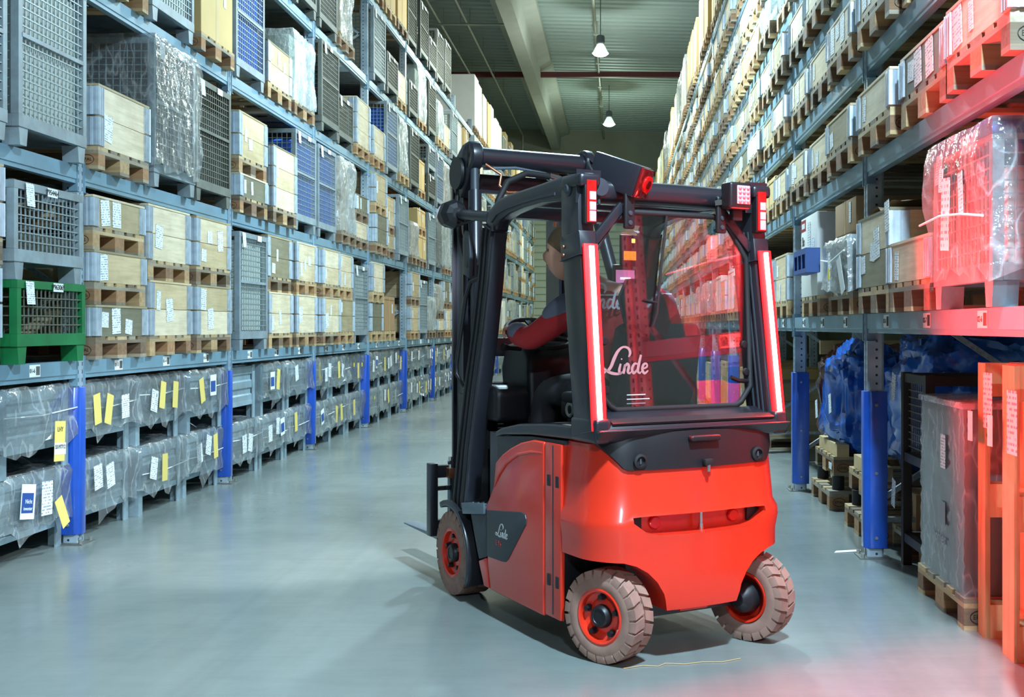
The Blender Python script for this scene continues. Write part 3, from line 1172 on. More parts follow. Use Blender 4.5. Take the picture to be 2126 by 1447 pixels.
def stack(side, li, bi, si, spec, ydx=0.0, over=None):
    """one slot of the rack; spec like C2/C1, Gw1.0, W.8, K1.1"""
    if not spec:
        return
    y0 = (YL0 if side < 0 else YR0) + (bi - 1) * PITCH
    zs = LZ if side < 0 else RZ
    yw = y0 + PITCH / 2 + (si - 1) * .905 + ydx
    z = zs[li] + .001
    r_ = random.Random(hash((side, li, bi, si)) & 0xffffff) if False else random.Random(side * 7919 + li * 1013 + bi * 131 + si * 17 + 50000)
    ov = over if over is not None else r_.uniform(.02, .08)
    sx = 1 if side < 0 else -1
    where = '%s, %s shelf, %s bay, %s' % (side_word(side), ORD[li + 1], ORD[bi + 1], SLOTW[si])
    items = spec.split('/')
    grp_l = 'loads on the left rack' if side < 0 else 'loads on the right rack'
    for k, it in enumerate(items):
        pos = POSW[len(items)][k]
        xw = (-XL if side < 0 else XR) + sx * (ov + r_.uniform(-.012, .012))
        yk = yw + r_.uniform(-.015, .015)
        c = it[0]
        seed = r_.randrange(1 << 20)
        if c in 'CKWXL':
            onto = {'C': '%s-collar box' % NUMW[int(it[1])] if c == 'C' else '', 'K': 'tall carton', 'W': 'film-wrapped goods', 'X': 'dark crate', 'L': 'white carton'}[c]
            q('pallet', 'pallet', PALLET_ONE, 'pallet', '%swooden pallet under %s, %s' % (pos, onto, where), xw, yk, z, side, grp_l + ': pallets', seed=seed)
            z += .145
        if c == 'C':
            n = int(it[1])
            q('collar', 'collar_box', collar_one(n), 'box', '%swooden %s-collar box, %s' % (pos, NUMW[n], where), xw, yk, z, side, grp_l + ': collar boxes', n=n, seed=seed)
            z += n * CH + .012
        elif c in 'KXL':
            h = float(it[1:])
            w, d = .76, 1.1
            m = {'K': CARDB, 'X': CARDB_BROWN, 'L': WHITE_BOX}[c]
            me = cached(('carton', h, c), lambda: carton_mesh(w, d, h, m))
            q('carton', 'carton', me, 'carton', '%s%s carton on pallet, %s' % (pos, {'K': 'tall buff cardboard', 'X': 'dark brown', 'L': 'tall white'}[c], where), xw - sx * .01, yk, z, side, grp_l + ': cartons', w=w, d=d, h=h, seed=seed)
            z += h
        elif c == 'W':
            h = float(it[1:])
            me = cached(('wrapped', h, seed % 3), lambda: join([(film_mesh(.70, 1.06, h, seed, FILM_MILK, .035, .03, .02), T()),
                                                             (MB().box(-1.03, -.03, -.33, .33, 0, h - .05).mesh('core', LINER_W if seed % 3 else CARDB), T())], 'wrapped_load'))
            q('wrapped', 'wrapped_load', me, 'wrapped goods', '%sgoods wrapped in clear film on pallet, %s' % (pos, where), xw - sx * .05, yk, z, side, grp_l + ': wrapped goods', h=h, seed=seed)
            z += h
        elif c in 'Gg':
            v = it[1] if len(it) > 1 and it[1].isalpha() else ''
            num = it[1 + len(v):]
            h = float(num) if num else (.97 if c == 'G' else .58)
            paint, wire = (CAGE_GREY, WIRE)
            cw = 'grey'
            if v in 'kd' and v:
                paint, wire, cw = CAGE_DARK, WIRE_DARK, 'dark'
            if v == 'e':
                paint, wire, cw = CAGE_GREEN, WIRE_DARK, 'green'
            holds = {'w': ' with pale liner', 'b': ' with blue load', 'k': ' with dark parts', 'd': ' with mixed parts', 'f': ' under clear film', 'e': '', '': ''}[v]
            q('cage', 'mesh_cage', cage_one(h, paint, wire), 'cage', '%s%s steel mesh cage%s, %s' % (pos, cw, holds, where), xw, yk, z, side, grp_l + ': mesh cages', h=h, paint=paint, wire=wire, seed=seed,
              num=('7963069' if v == 'e' else '7954464') if (side < 0 and li == 0 and bi == 0) else None)
            if v in ('w', 'b', 'k', 'd', 'f', ''):
                fr = {'w': .96, 'b': .93, 'k': .8, 'd': .55, 'f': .5, '': .35}[v] * (h - .2)
                mm = {'w': LINER_W, 'b': LINER_B, 'k': LINER_K, 'd': LINER_S, 'f': LINER_K, '': LINER_S}[v]
                me = cached(('liner', h, v), lambda: MB().box(-1.14, -.045, -.35, .35, .16, .16 + fr).mesh('liner', mm, bevel=.02, seg=1))
                wd = {'w': 'pale sheet liner', 'b': 'blue plastic sheet load', 'k': 'dark machine parts', 'd': 'heap of mixed parts', 'f': 'dark machine parts', '': 'low heap of parts'}[v]
                q('liner', 'cage_contents', me, 'goods', '%s inside %smesh cage, %s' % (wd, pos, where), xw, yk, z, side, grp_l + ': cage contents', seed=seed)
            if v == 'f':
                me = cached(('cagefilm', h), lambda: film_mesh(.84, 1.22, h - .12, 5, FILM, .03, .05, .012))
                q('film', 'film_cover', me, 'film cover', 'crumpled clear film over %smesh cage, %s' % (pos, where), xw, yk, z + .14, side, grp_l + ': film covers', seed=seed)
            z += h + .002


LEFT = {   # level -> bay -> three slots, nearest first
    0: {0: ['C2/C2', 'C2/C2', 'ge.47/g.55'], 1: ['C1/C1/C1', 'C2/C2', 'C2/C2'], 2: ['Gw1.05', 'C2/C2', 'C2/C2'], 3: ['C2/C2', 'C2/C2', 'Gw1.0'],
        4: ['C2/C2', 'X.5', ''], 5: ['C2/C2', 'Gw1.0', 'W.6'], 6: ['C1/W.5', 'C2/C2', 'C2/C1']},
    1: {0: ['G1.0', 'G1.0', 'Gw1.06'], 1: ['C2', 'Gf1.06', 'Gk.98'], 2: ['C1/C2', 'C3', 'Gb1.04'], 3: ['Gb1.04', 'W.9', 'C1/C1'], 4: ['C2/C2', 'C1/C2', 'Gw1.0'],
        5: ['W.55', 'K.4/K.3', 'Gw1.0'], 6: ['Gf1.06', 'W.9', 'Gw1.0']},
    2: {0: ['', 'G', 'G'], 1: ['C1', 'Gw.97', 'K.85'], 2: ['Gb1.0', 'C2', 'W.75'], 3: ['Gk1.02', 'gd.6', 'C3'], 4: ['C2', 'Gb1.04', 'W.85'], 5: ['Gd1.0', 'K.5', 'gd.5/g.5'],
        6: ['Gb1.0', 'W.85', 'Gd']},
    3: {0: ['', '', ''], 1: ['C1', 'C2', 'G'], 2: ['Gw', 'K.6', 'Gd'], 3: ['Gk1.02', 'W.95', ''], 4: ['Gw1.0', 'gd.6', 'C2'], 5: ['gd.6', 'W.9', 'Gd'], 6: ['W.7', 'C2', 'Gw']},
    4: {0: ['', '', ''], 1: ['K.9', 'K.9', 'G'], 2: ['K.8', 'C2', 'G'], 3: ['K.9', 'C2', 'K1.0'], 4: ['K1.1', 'K1.2', 'K1.2'], 5: ['Gd1.0', 'Gd', 'gd.6'], 6: ['Gd', 'Gd1.0', ''],
        7: ['', '', ''], 8: ['L1.2', 'L1.2', 'L1.1']},
}
RIGHT = {
    0: {0: ['', '', ''], 1: ['', '', ''], 2: ['C2', 'C2', 'C2']},
    1: {0: ['C1', 'C1', 'C1'], 1: ['C1', 'C1', 'C1']},
}
far_l = ['C2', 'C2/C2', 'C1/C1', 'Gw1.0', 'Gd1.0', 'G1.0', 'Gb1.0', 'W.7', 'W.9', 'K.8', 'C2/C1', 'gd.6', 'L.8']
far_top = ['K1.1', 'L1.2', 'W1.0', 'Gd1.0', 'K.9', 'L1.0']
rr = random.Random(21)
for li in range(len(LZ)):
    for bi in range(0, NB + 1):
        for si in range(3):
            sp = LEFT.get(li, {}).get(bi)
            if sp is None:
                s = rr.choice(far_top if li == len(LZ) - 1 else far_l)
            else:
                s = sp[si]
            stack(-1, li, bi, si, s)
for li in range(len(RZ)):
    for bi in range(0, NB + 1):
        for si in range(3):
            sp = RIGHT.get(li, {}).get(bi)
            if sp is not None:
                s = sp[si]
            elif li == len(RZ) - 1:
                s = rr.choice(['K1.1', 'K1.2', 'W1.0', 'L1.1', 'K.9', 'W1.2'])
            elif li == 0:
                s = rr.choice(['C2', 'C2', 'W.5', 'K.5', 'C1', 'L.5'])
            else:
                s = rr.choice(['C1', 'C1', 'C1', 'C1', 'C1', 'C1', 'C1', 'W.24', 'K.25', 'C1'])
            stack(1, li, bi, si, s)

# bins under the left rack: three columns to a bay, two high
for bi in range(0, NB + 1):
    for si in range(3):
        y0 = YL0 + (bi - 1) * PITCH + .52 + si * .90
        if y0 < 5.0:
            continue
        for k in range(2):
            r_ = random.Random(bi * 31 + si * 7 + k)
            where = '%s on floor, left rack, %s bay, %s' % ('lower' if k == 0 else 'upper', ORD[bi + 1], SLOTW[si])
            xw = -XL - .075 + r_.uniform(-.02, .03)
            q('bin', 'steel_bin', BIN_ONE, 'bin', 'grey steel legged bin, ' + where, xw, y0, k * (BIN_H + .002), -1, 'steel bins under the left rack', seed=r_.randrange(9999))
            if not (bi == 2 and si == 0 and k == 1):
                q('bag', 'film_bag', BAGS[r_.randrange(5)], 'film bag', 'clear film bag over steel bin, ' + where, xw, y0, k * (BIN_H + .002) + .15 + .0, -1, 'film bags over the steel bins', seed=r_.randrange(9999))

PUT = dict(pallet=put_pallet, collar=put_collar, cage=put_cage, bin=put_bin, bag=put_bag, carton=put_carton)
kinds = {}
for e in QUEUE:
    kinds.setdefault(e['kind'], []).append(e)
BAG_NEAR = []
for kind, es in kinds.items():
    es.sort(key=lambda e: e['y'])
    for e in es[:300]:
        rz = 0 if e['side'] < 0 else math.pi
        Y = e['y']
        near = kind in ('pallet', 'collar', 'cage', 'bin') and Y < (14.0 if e['side'] < 0 else 12.5)
        if kind == 'bin' and Y < 17:
            near = True
        o = obj(e['name'], None if near else e['me'], None, (e['x'], e['y'], e['z']), rz)
        tag(o, e['label'], e['cat'], e['group'])
        d = dict(e['kw'])
        d.update(t=o, near=near, Y=Y, s=-1 if e['side'] < 0 else 1, r=random.Random(e['kw'].get('seed', 1)))
        e['o'] = o
        if kind in PUT:
            PUT[kind](d)
    rest = es[300:]
    if rest:
        me = join([(e['me'], T(e['x'], e['y'], e['z']) @ Matrix.Rotation(0 if e['side'] < 0 else math.pi, 4, 'Z')) for e in rest], 'far_' + rest[0]['name'])
        o = obj({'pallet': 'far_pallets', 'collar': 'far_collar_boxes'}.get(kind, 'far_loads'), me)
        tag(o, {'pallet': 'wooden pallets on the farthest bays of both racks', 'collar': 'wooden collar boxes on the farthest bays of both racks'}.get(kind, 'goods on the farthest bays of both racks'),
            rest[0]['cat'], kind='stuff')
# ------------------------------------------------------------------ forklift (own frame: x right, y forward, z up)
FK_LOC, FK_ROT = (.27, 4.905, 0), R(30)
ORANGE = plain('truck_red_paint', srgb(220, 48, 26), .33, 0, coat=.5, spec=.5)
DARKP = plain('truck_dark_paint', srgb(34, 34, 41), .36, 0, coat=.15)
DARKM = plain('truck_grey_panel', srgb(50, 56, 64), .5)
BLACKP = plain('black_plastic', srgb(22, 22, 26), .45)
RUBBER = plain('black_rubber', srgb(22, 22, 24), .7)
TYRE = plain('tan_tyre_rubber', srgb(158, 122, 108), .8, 0, wear=.5, wear_scale=10, wear_col=srgb(96, 76, 70), bump_s=.2)
CHROME = plain('chrome', srgb(210, 212, 214), .15, 1.0)
STEEL = plain('step_steel', srgb(104, 118, 130), .4, .5)
BRASS = plain('copper_fitting', srgb(168, 110, 80), .35, .8)
GREY_TXT = plain('silver_print', srgb(196, 198, 200), .4)
RED_TXT = plain('red_print', srgb(190, 40, 40), .5)
RED_LENS = plain('red_lens', srgb(214, 24, 22), .15, 0, coat=.6)
CLEAR_LENS = plain('clear_lens', srgb(226, 200, 206), .25, .3)
SEATM = plain('seat_fabric', srgb(34, 32, 36), .85)
CREAM = plain('cream_plastic', srgb(220, 220, 214), .5)

fk = thing('forklift', 'red and dark grey electric forklift with red light strips, driving down the aisle', 'forklift', FK_LOC, FK_ROT)


def boolean(me, cutter, op='DIFFERENCE'):
    a = bpy.data.objects.new('tmp', me)
    c = bpy.data.objects.new('cut', cutter)
    COL.objects.link(a)
    COL.objects.link(c)
    md = a.modifiers.new('b', 'BOOLEAN')
    md.operation, md.object, md.solver = op, c, 'EXACT'
    bpy.context.view_layer.update()
    out = bpy.data.meshes.new_from_object(a.evaluated_get(bpy.context.evaluated_depsgraph_get()))
    bpy.data.objects.remove(a)
    bpy.data.objects.remove(c)
    return out


def smooth_mesh(me, ang, mat):
    me.materials.clear()
    me.materials.append(mat)
    me.shade_smooth()
    me.set_sharp_from_angle(angle=R(ang))
    return me


def plan(o, W=.475, D=.145, rc=.19, yf=.185, bulge=.028):
    """half-rounded plan outline of the counterweight, inset by o"""
    W, D = W - o, D - o
    pts = [(W, yf)]
    for k in range(9):
        a = k * math.pi / 16
        pts.append((W - rc + rc * math.cos(a), -D + rc - rc * math.sin(a)))
    x0 = W - rc
    for k in range(1, 8):
        x = x0 * (1 - k / 7)
        pts.append((x, -D - bulge * (1 - (x / x0) ** 2)))
    return pts + [(-x, y) for x, y in reversed(pts[:-1])]


def plan_solid(layers, grow=0.0, **kw):
    b = MB()
    rows = []
    for z, o in layers:
        rows.append([(x, y, z) for x, y in plan(o - grow, **kw)])
    b.grid(rows, closed=True)
    n = len(rows[0])
    b.add(rows[0], [tuple(range(n))[::-1]])
    b.add(rows[-1], [tuple(range(n))])
    bm_me = b.mesh('solid', ORANGE)
    bm = bmesh.new()
    bm.from_mesh(bm_me)
    bmesh.ops.remove_doubles(bm, verts=bm.verts, dist=1e-5)
    bmesh.ops.recalc_face_normals(bm, faces=bm.faces)
    bm.to_mesh(bm_me)
    bm.free()
    return bm_me


CW = [(.215, .012), (.26, .002), (.40, 0), (.49, .0), (.55, -.008), (.585, -.006), (.62, .008), (.74, .016), (.84, .024), (.885, .032), (.905, .06)]
cw = plan_solid(CW)
arch = [(.17, .1), (.172, .215), (.19, .285), (.22, .335), (.26, .375), (.31, .405), (.36, .42), (.6, .432), (.6, .1)]
for s in (1, -1):
    cw = boolean(cw, MB().prism([(s * x, z) for x, z in arch], 'y', -.6, .3).mesh('c', ORANGE))
top, low = [], []
for k in range(13):
    x = -.325 + .65 * k / 12
    u = abs(x) / .325
    top.append((x, .603 - .004 * u ** 4))
    low.append((x, .522 + .006 * u ** 2 + (.05 * max(0, (u - .72) / .28) ** 1.6)))
cw = boolean(cw, MB().prism(top + low[::-1], 'y', -.5, -.085).mesh('c', ORANGE))
cwo = obj('counterweight', smooth_mesh(cw, 32, ORANGE), fk)
cwo['label'] = 'glossy red counterweight with smile-shaped slot'
for s in (-1, 1):
    MB().prism([(s * .325, .601), (s * .262, .601), (s * .262, .532), (s * .292, .54), (s * .318, .575)], 'y', -.100, -.083).obj('vent_opening', BLACKP, cwo)
    MB().lathe([(0, -.012), (.022, -.012), (.026, -.008), (.027, 0)], (s * .194, -.088, .563), 'y', 24).obj('reflector', RED_LENS, cwo, smooth=30)
MB().cyl((.01, -.125, .512), (.01, -.125, .612), .0085, n=14).cyl((.01, -.125, .512), (.01, -.125, .55), .011, n=14).obj('towing_pin', CHROME, fk, smooth=40)

# black cover over the back of the counterweight
cov = plan_solid([(.70, .012), (.74, .014), (.84, .020), (.90, .026), (.935, .034), (.95, .06)], .007)
cov = boolean(cov, MB().prism([(-.5, 1.0), (-.455, .93), (-.42, .875), (-.355, .795), (-.335, .786), (.335, .786), (.355, .795), (.42, .875), (.455, .93), (.5, 1.0)], 'y', -.6, .02).mesh('c', BLACKP), 'INTERSECT')
cvo = obj('rear_cover', smooth_mesh(cov, 30, BLACKP), fk)
cvo['label'] = 'matt black plastic rear cover'
for s in (-1, 1):
    MB().lathe([(.030, .0), (.030, -.006), (.020, -.010), (.018, .002), (.0, .002)], (s * .29, -.137, .822), 'y', 24).obj('recessed_screw', RUBBER, cvo, smooth=30)
    MB().box(s * .29 - .002, s * .29 + .002, -.142, -.134, .812, .832).obj('screw_slot', STEEL, cvo)
MB().obox((0, -.166, .905), (.145, .035, .024)).obj('grip_handle', BLACKP, cvo, bevel=.010, seg=3)
MB().obox((.01, -.176, .806), (.042, .028, .028)).obj('pin_knob', RUBBER, cvo, bevel=.008, seg=2)
MB().cyl((.01, -.180, .768), (.01, -.180, .80), .009, n=14).obj('pin_shaft', CHROME, cvo, smooth=40)

# chassis and body sides
MB().box(-.44, .44, .19, 1.0, .135, .86).obj('chassis', DARKP, fk)
MB().box(-.28, .28, .0, .2, .15, .42).obj('rear_axle', DARKP, fk, bevel=.02)
MB().box(-.30, .30, 1.0, 1.62, .12, .42).obj('front_axle', DARKP, fk, bevel=.02)
MB().box(-.07, .07, -.09, .02, .185, .23).obj('axle_bracket', ORANGE, fk, bevel=.01)
SIDE = [(.345, .125), (.345, .868), (.45, .868), (.575, .845), (.68, .812), (.77, .775), (.847, .73), (.86, .66), (.872, .612), (.955, .512), (.942, .30), (.935, .235), (.905, .128)]
for s in (-1, 1):
    x0, x1 = s * .437, s * .482
    sp = MB().prism(SIDE, 'x', x0, x1).obj('side_panel', ORANGE, fk, bevel=.010, seg=3)
    hs = MB().prism([(.192, .135), (.188, .868), (.340, .868), (.340, .135)], 'x', x0, s * .478).obj('hinge_strip', ORANGE, fk, bevel=.006)
    MB().prism([(.258, .15), (.258, .86), (.266, .86), (.266, .15)], 'x', s * .476, s * .4795).obj('seam', DARKP, hs)
    for z in (.71, .29):
        for y in (.22, .298):
            MB().box(min(s * .470, s * .4825), max(s * .470, s * .4825), y - .012, y + .014, z - .024, z + .024).obj('latch', BLACKP, hs, bevel=.003)
    # raised crease sweeping up the panel
    cr = [(s * .482, .86, .615), (s * .484, .80, .68), (s * .4845, .72, .74), (s * .4845, .60, .79), (s * .484, .46, .815), (s * .482, .36, .82)]
    MB().tube(cr, [.003, .006, .007, .007, .006, .003], 8).obj('crease', ORANGE, sp, smooth=60)
    lp = MB().prism([(.938, .497), (.56, .540), (.522, .535), (.508, .515), (.512, .49), (.70, .305), (.728, .288), (.76, .284), (.938, .279)], 'x', s * .470, s * .4865).obj('logo_panel', DARKM, fk, bevel=.005)
    MB().lathe([(0, .002), (.012, .002), (.014, 0)], (s * .4865, .90, .475), 'x', 16).obj('cap', BLACKP, lp, smooth=30)
    lw = MB().prism([(.958, .497), (1.16, .47), (1.11, .36), (1.05, .245), (.956, .272)], 'x', s * .43, s * .478).obj('front_side_panel', DARKM, fk, bevel=.006)
    MB().prism([(.958, .268), (1.05, .238), (.985, .13), (.925, .13)], 'x', s * .43, s * .480).obj('lower_side_panel', ORANGE, fk, bevel=.006)
    # front mudguard
    ar = []
    for k in range(15):
        a = R(-28 + k * 10.2 + 0)
        ar.append((1.42 - .268 * math.cos(a), .213 + .268 * math.sin(a)))
    ar_in = [(1.42 - .238 * math.cos(R(-28 + k * 10.2)), .213 + .238 * math.sin(R(-28 + k * 10.2))) for k in range(15)]
    MB().prism(ar + ar_in[::-1], 'x', s * .33, s * .492).obj('mudguard', DARKP, fk, bevel=.006)
    # rear wheel house lining
MB().prism([(-.15, .95), (.0, .955), (.3, .948), (.62, .925), (.80, .895), (.872, .872), (.872, .845), (.80, .862), (.5, .885), (.0, .90), (-.10, .90)], 'x', -.472, .472).obj('hood', DARKP, fk, bevel=.012, seg=3)
MB().prism([(.872, .838), (.80, .856), (.5, .878), (.19, .885), (.19, .80), (.6, .80), (.858, .70)], 'x', -.462, .462).obj('hood_lower_trim', DARKM, fk, bevel=.004)

# footwell, step
MB().box(-.45, .45, .90, 1.40, .44, .475).obj('cab_floor', BLACKP, fk)
MB().prism([(1.24, .47), (1.40, .47), (1.46, 1.02), (1.30, 1.02)], 'x', -.42, .42).obj('front_bulkhead', BLACKP, fk, bevel=.01)
MB().prism([(.86, .47), (.905, .47), (.865, .86), (.84, .86)], 'x', -.44, .44).obj('seat_plinth', BLACKP, fk)
st = MB().prism([(.962, .474), (1.22, .440), (1.24, .492), (.962, .524)], 'x', -.492, -.472).obj('step', STEEL, fk, bevel=.004)
MB().prism([(.962, .510), (1.245, .478), (1.245, .49), (.962, .522)], 'x', -.488, -.26).obj('step_plate', STEEL, st, bevel=.003)
dots = MB()
for i in range(7):
    for j in range(6):
        y = .985 + i * .032
        dots.lathe([(.009, 0), (.008, .003), (.004, .006), (0, .007)], (-.45 + j * .034 + (i % 2) * .017, y, .5205 - (y - .962) * .113), 'z', 8)
d_ = dots.obj('grip_studs', CHROME, st, smooth=60)
d_['kind'] = 'stuff'
data = MB().box(-.30, -.22, 1.236, 1.24, .80, .92).obj('data_plate', BLACKP, fk)
for k in range(5):
    MB().box(-.295, -.295 + .05 - (k % 2) * .02, 1.2345, 1.236, .81 + k * .02, .815 + k * .02).obj('print', GREY_TXT, data)


# cab frame: ribbons in the y-z plane
def ribbon(path, x0, x1):
    up, lo = [], []
    for i, (y, z, t) in enumerate(path):
        a = path[max(0, i - 1)]
        b = path[min(len(path) - 1, i + 1)]
        d = Vector((b[0] - a[0], b[1] - a[1])).normalized()
        n = Vector((-d.y, d.x))
        up.append((y + n.x * t / 2, z + n.y * t / 2))
        lo.append((y - n.x * t / 2, z - n.y * t / 2))
    b = MB()
    rows = [[(x0, y, z) for y, z in up], [(x1, y, z) for y, z in up], [(x1, y, z) for y, z in lo], [(x0, y, z) for y, z in lo], [(x0, y, z) for y, z in up]]
    b.grid(rows)
    n = len(path)
    for e in (0, n - 1):
        b.add([(x0, *up[e]), (x1, *up[e]), (x1, *lo[e]), (x0, *lo[e])], [(0, 1, 2, 3)])
    return b


AP = [(1.34, .46, .17), (1.275, .75, .17), (1.19, 1.05, .165), (1.09, 1.35, .15), (1.025, 1.58, .135), (.992, 1.75, .125), (.965, 1.83, .12)]
RAIL = [(.968, 1.82, .12), (.935, 1.872, .11), (.87, 1.905, .10), (.76, 1.922, .088), (.60, 1.932, .08), (.42, 1.938, .082), (.27, 1.938, .10), (.14, 1.935, .11), (.05, 1.93, .10)]
BP = [(.128, 1.93, .15), (.125, 1.78, .155), (.098, 1.55, .16), (.058, 1.3, .165), (.02, 1.05, .17), (.0, .93, .17)]
for s in (-1, 1):
    o1, o2 = s * .40, s * .472
    p = ribbon(AP, s * .385, s * .465).obj('front_pillar', DARKP, fk, bevel=.012, seg=2)
    for off, wd in ((-.052, .010), (.0, .008), (.05, .010)):
        ribbon([(y + off, z, wd) for y, z, t in AP], s * .460, s * .473).obj('seal_strip', RUBBER, p)
    r_ = ribbon(RAIL, s * .385, s * .462).obj('roof_rail', DARKP, fk, bevel=.018, seg=3)
    ribbon([(y, z - .018, .012) for y, z, t in RAIL[1:-2]], s * .458, s * .468).obj('gutter_strip', DARKM, r_)
    b_ = ribbon(BP, o1, o2).obj('rear_pillar', DARKP, fk, bevel=.010, seg=2)
    for off in (-.045, -.015, .02):
        ribbon([(y + off, z, .008) for y, z, t in BP[1:]], s * .395, s * .402).obj('pillar_rib', DARKM, b_)
    MB().obox((s * .432, .10, 1.955), (.10, .17, .055)).obj('corner_casting', DARKP, fk, bevel=.02, seg=3)
    MB().lathe([(0, s * .012), (.016, s * .012), (.019, s * .008), (.024, s * .004), (.03, 0)], (s * .474, .135, 1.925), 'x', 20).obj('lifting_eye', DARKM, fk, smooth=40)
    ribbon([(y, z, t + .012) for y, z, t in [(.118, 1.74, .155), (.106, 1.64, .16)]], s * .396, s * .477).obj('pillar_collar', DARKP, fk, bevel=.005)
    for z in (1.69, 1.655):
        MB().lathe([(0, s * .006), (.007, s * .005), (.009, 0)], (s * .476, .168, z), 'x', 12).obj('screw', BRASS, fk, smooth=40)
    MB().obox((s * .44, .0, .945), (.075, .22, .10)).obj('pillar_foot', DARKP, fk, bevel=.02, seg=3)
    # hinge arms of the rear window
    MB().obox((s * .232, .05, 1.845), (.05, .022, .16)).obj('window_hinge', BLACKP, fk, bevel=.010, seg=3)
    for z in (1.79, 1.83):
        MB().lathe([(0, -.006), (.009, -.005), (.011, 0)], (s * .232, .038, z), 'y', 14).obj('hinge_screw', DARKM, fk, smooth=40)
    # diagonal corner brace of the window opening
    MB().bar((s * .40, .065, 1.70), (s * .25, .075, 1.865), .04, .022, (0, 1, 0)).obj('corner_brace', DARKP, fk, bevel=.006)

rb = []
for k in range(13):
    x = -.43 + .86 * k / 12
    rb.append((x, .115 + .02 * (1 - (x / .43) ** 2), 1.915 + .012 * (1 - (x / .43) ** 2)))
cb = MB()
rows = []
for x, y, z in rb:
    rows.append([(x, y + .045 * math.cos(a) - .0, z + .05 * math.sin(a)) for a in [2 * math.pi * i / 14 for i in range(14)]])
cb.grid(rows, closed=True)
cb.add(rows[0], [tuple(range(14))])
cb.add(rows[-1], [tuple(range(14))])
cb.obj('roof_rear_beam', DARKP, fk, smooth=50)
MB().box(-.41, .41, .88, .96, 1.87, 1.93).obj('roof_front_beam', DARKP, fk, bevel=.015)
GLASS_T = None


def make_glass(name, tint, refl=(.06, .6)):
    m, nt, b = nodes_of(name)
    nt.nodes.remove(b)
    out = nt.nodes['Material Output']
    tr = nd(nt, 'ShaderNodeBsdfTransparent')
    tr.inputs[0].default_value = rgb(tint)
    gl = nd(nt, 'ShaderNodeBsdfGlossy')
    gl.inputs['Roughness'].default_value = .02
    lw = nd(nt, 'ShaderNodeLayerWeight')
    lw.inputs['Blend'].default_value = .4
    mp = nd(nt, 'ShaderNodeMapRange', i_3=refl[0], i_4=refl[1])
    nt.links.new(lw.outputs['Fresnel'], mp.inputs[0])
    a = nd(nt, 'ShaderNodeMixShader')
    nt.links.new(mp.outputs[0], a.inputs[0])
    nt.links.new(tr.outputs[0], a.inputs[1])
    nt.links.new(gl.outputs[0], a.inputs[2])
    nt.links.new(a.outputs[0], out.inputs[0])
    MATS[name] = m
    return m


GLASS = make_glass('window_glass', (.86, .88, .9))
GLASS_ROOF = make_glass('roof_glass', (.55, .58, .6))
MB().box(-.385, .385, .14, .9, 1.935, 1.945).obj('roof_glass', GLASS_ROOF, fk)
for y in (.36, .60):
    MB().box(-.39, .39, y, y + .05, 1.90, 1.932).obj('roof_bar', DARKP, fk, bevel=.006)


def wpt(x, z, d=0.0):
    return (x, .035 + (z - 1.0) * .06 + d, z)


ring = [(-.385, 1.10), (-.385, 1.66), (-.30, 1.79), (-.22, 1.84), (.22, 1.84), (.30, 1.79), (.385, 1.66), (.385, 1.10), (.33, 1.03), (.30, 1.015), (-.30, 1.015), (-.33, 1.03)]
gl = MB()
gl.add([wpt(x, z, -.002) for x, z in ring] + [wpt(x, z, .003) for x, z in ring], [tuple(range(12)), tuple(range(12, 24))[::-1]] + [(i, (i + 1) % 12, 12 + (i + 1) % 12, 12 + i) for i in range(12)])
gl.obj('rear_window', GLASS, fk)
MB().tube([wpt(x, z) for x, z in ring], .013, 8, closed=True).obj('window_seal', RUBBER, fk, smooth=60)
ribbon([(-.02, .955, .10), (-.018, .975, .10)], -.41, .41)
MB().prism([(-.115, .945), (.09, .945), (.075, .99), (.05, 1.01), (.02, 1.01), (-.06, .985), (-.10, .97)], 'x', -.425, .425).obj('rear_sill', DARKP, fk, bevel=.008)
MB().prism([(-.108, .966), (-.066, .983), (-.068, .991), (-.112, .974)], 'x', -.40, .40).obj('sill_strip', RUBBER, fk)

# LED strips on the rear pillars: lamps face straight back, profile widened and glowing to paint red glare on pillars
LED_CORE = glow_mat('led_core', (1.0, .05, .045), 90)
LED_GLARE = glow_mat('led_glare', (1.0, .012, .016), .75)
for s in (-1, 1):
    za, zb = 1.685, .955
    ya = lambda z: .0 + (z - .93) * .062 - .088 + .055 * max(0, (z - .93) / .85)
    pa, pb = Vector((s * .437, ya(za) - .004, za)), Vector((s * .447, ya(zb) - .004, zb))
    d = (pa - pb).normalized()
    n = Vector((0, -1, 0)) - d * Vector((0, -1, 0)).dot(d)
    n.normalize()
    x = d.cross(n)
    m3 = Matrix((x, d, n)).transposed()
    mid = (pa + pb) / 2
    L = (pa - pb).length
    ho = MB().obox(mid - n * .006, (.066, L + .02, .014), m3).obj('light_strip', LED_GLARE, fk, bevel=.004)
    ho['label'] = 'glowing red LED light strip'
    core = MB()
    nseg = 24
    core.obox(mid + n * .006, (.018, L, .010), m3)
    core.obj('led_row', LED_CORE, ho)
    la = bpy.data.lights.new('led_light', 'AREA')
    la.shape, la.size, la.size_y, la.energy, la.color = 'RECTANGLE', .018, L, 66, (1.0, .035, .032)
    lo_ = obj('led_light', la, ho)
    lo_.matrix_local = Matrix.Translation(mid + n * .0125) @ Matrix((-x, d, -n)).transposed().to_4x4()
    # tail lamp cluster
    c = (s * .428, .035, 1.868)
    tl = MB().obox(c, (.058, .034, .185)).obj('tail_lamp', BLACKP, fk, bevel=.006)
    MB().obox((c[0], c[1] - .019, c[2]), (.044, .008, .172)).obj('red_lens', RED_LENS, tl, bevel=.004)
    for zz, hh in ((.022, .034), (-.020, .034), (-.061, .042)):
        MB().obox((c[0] + .004, c[1] - .0235, c[2] + zz), (.030, .004, hh)).obj('led_square', CLEAR_LENS, tl, bevel=.002)

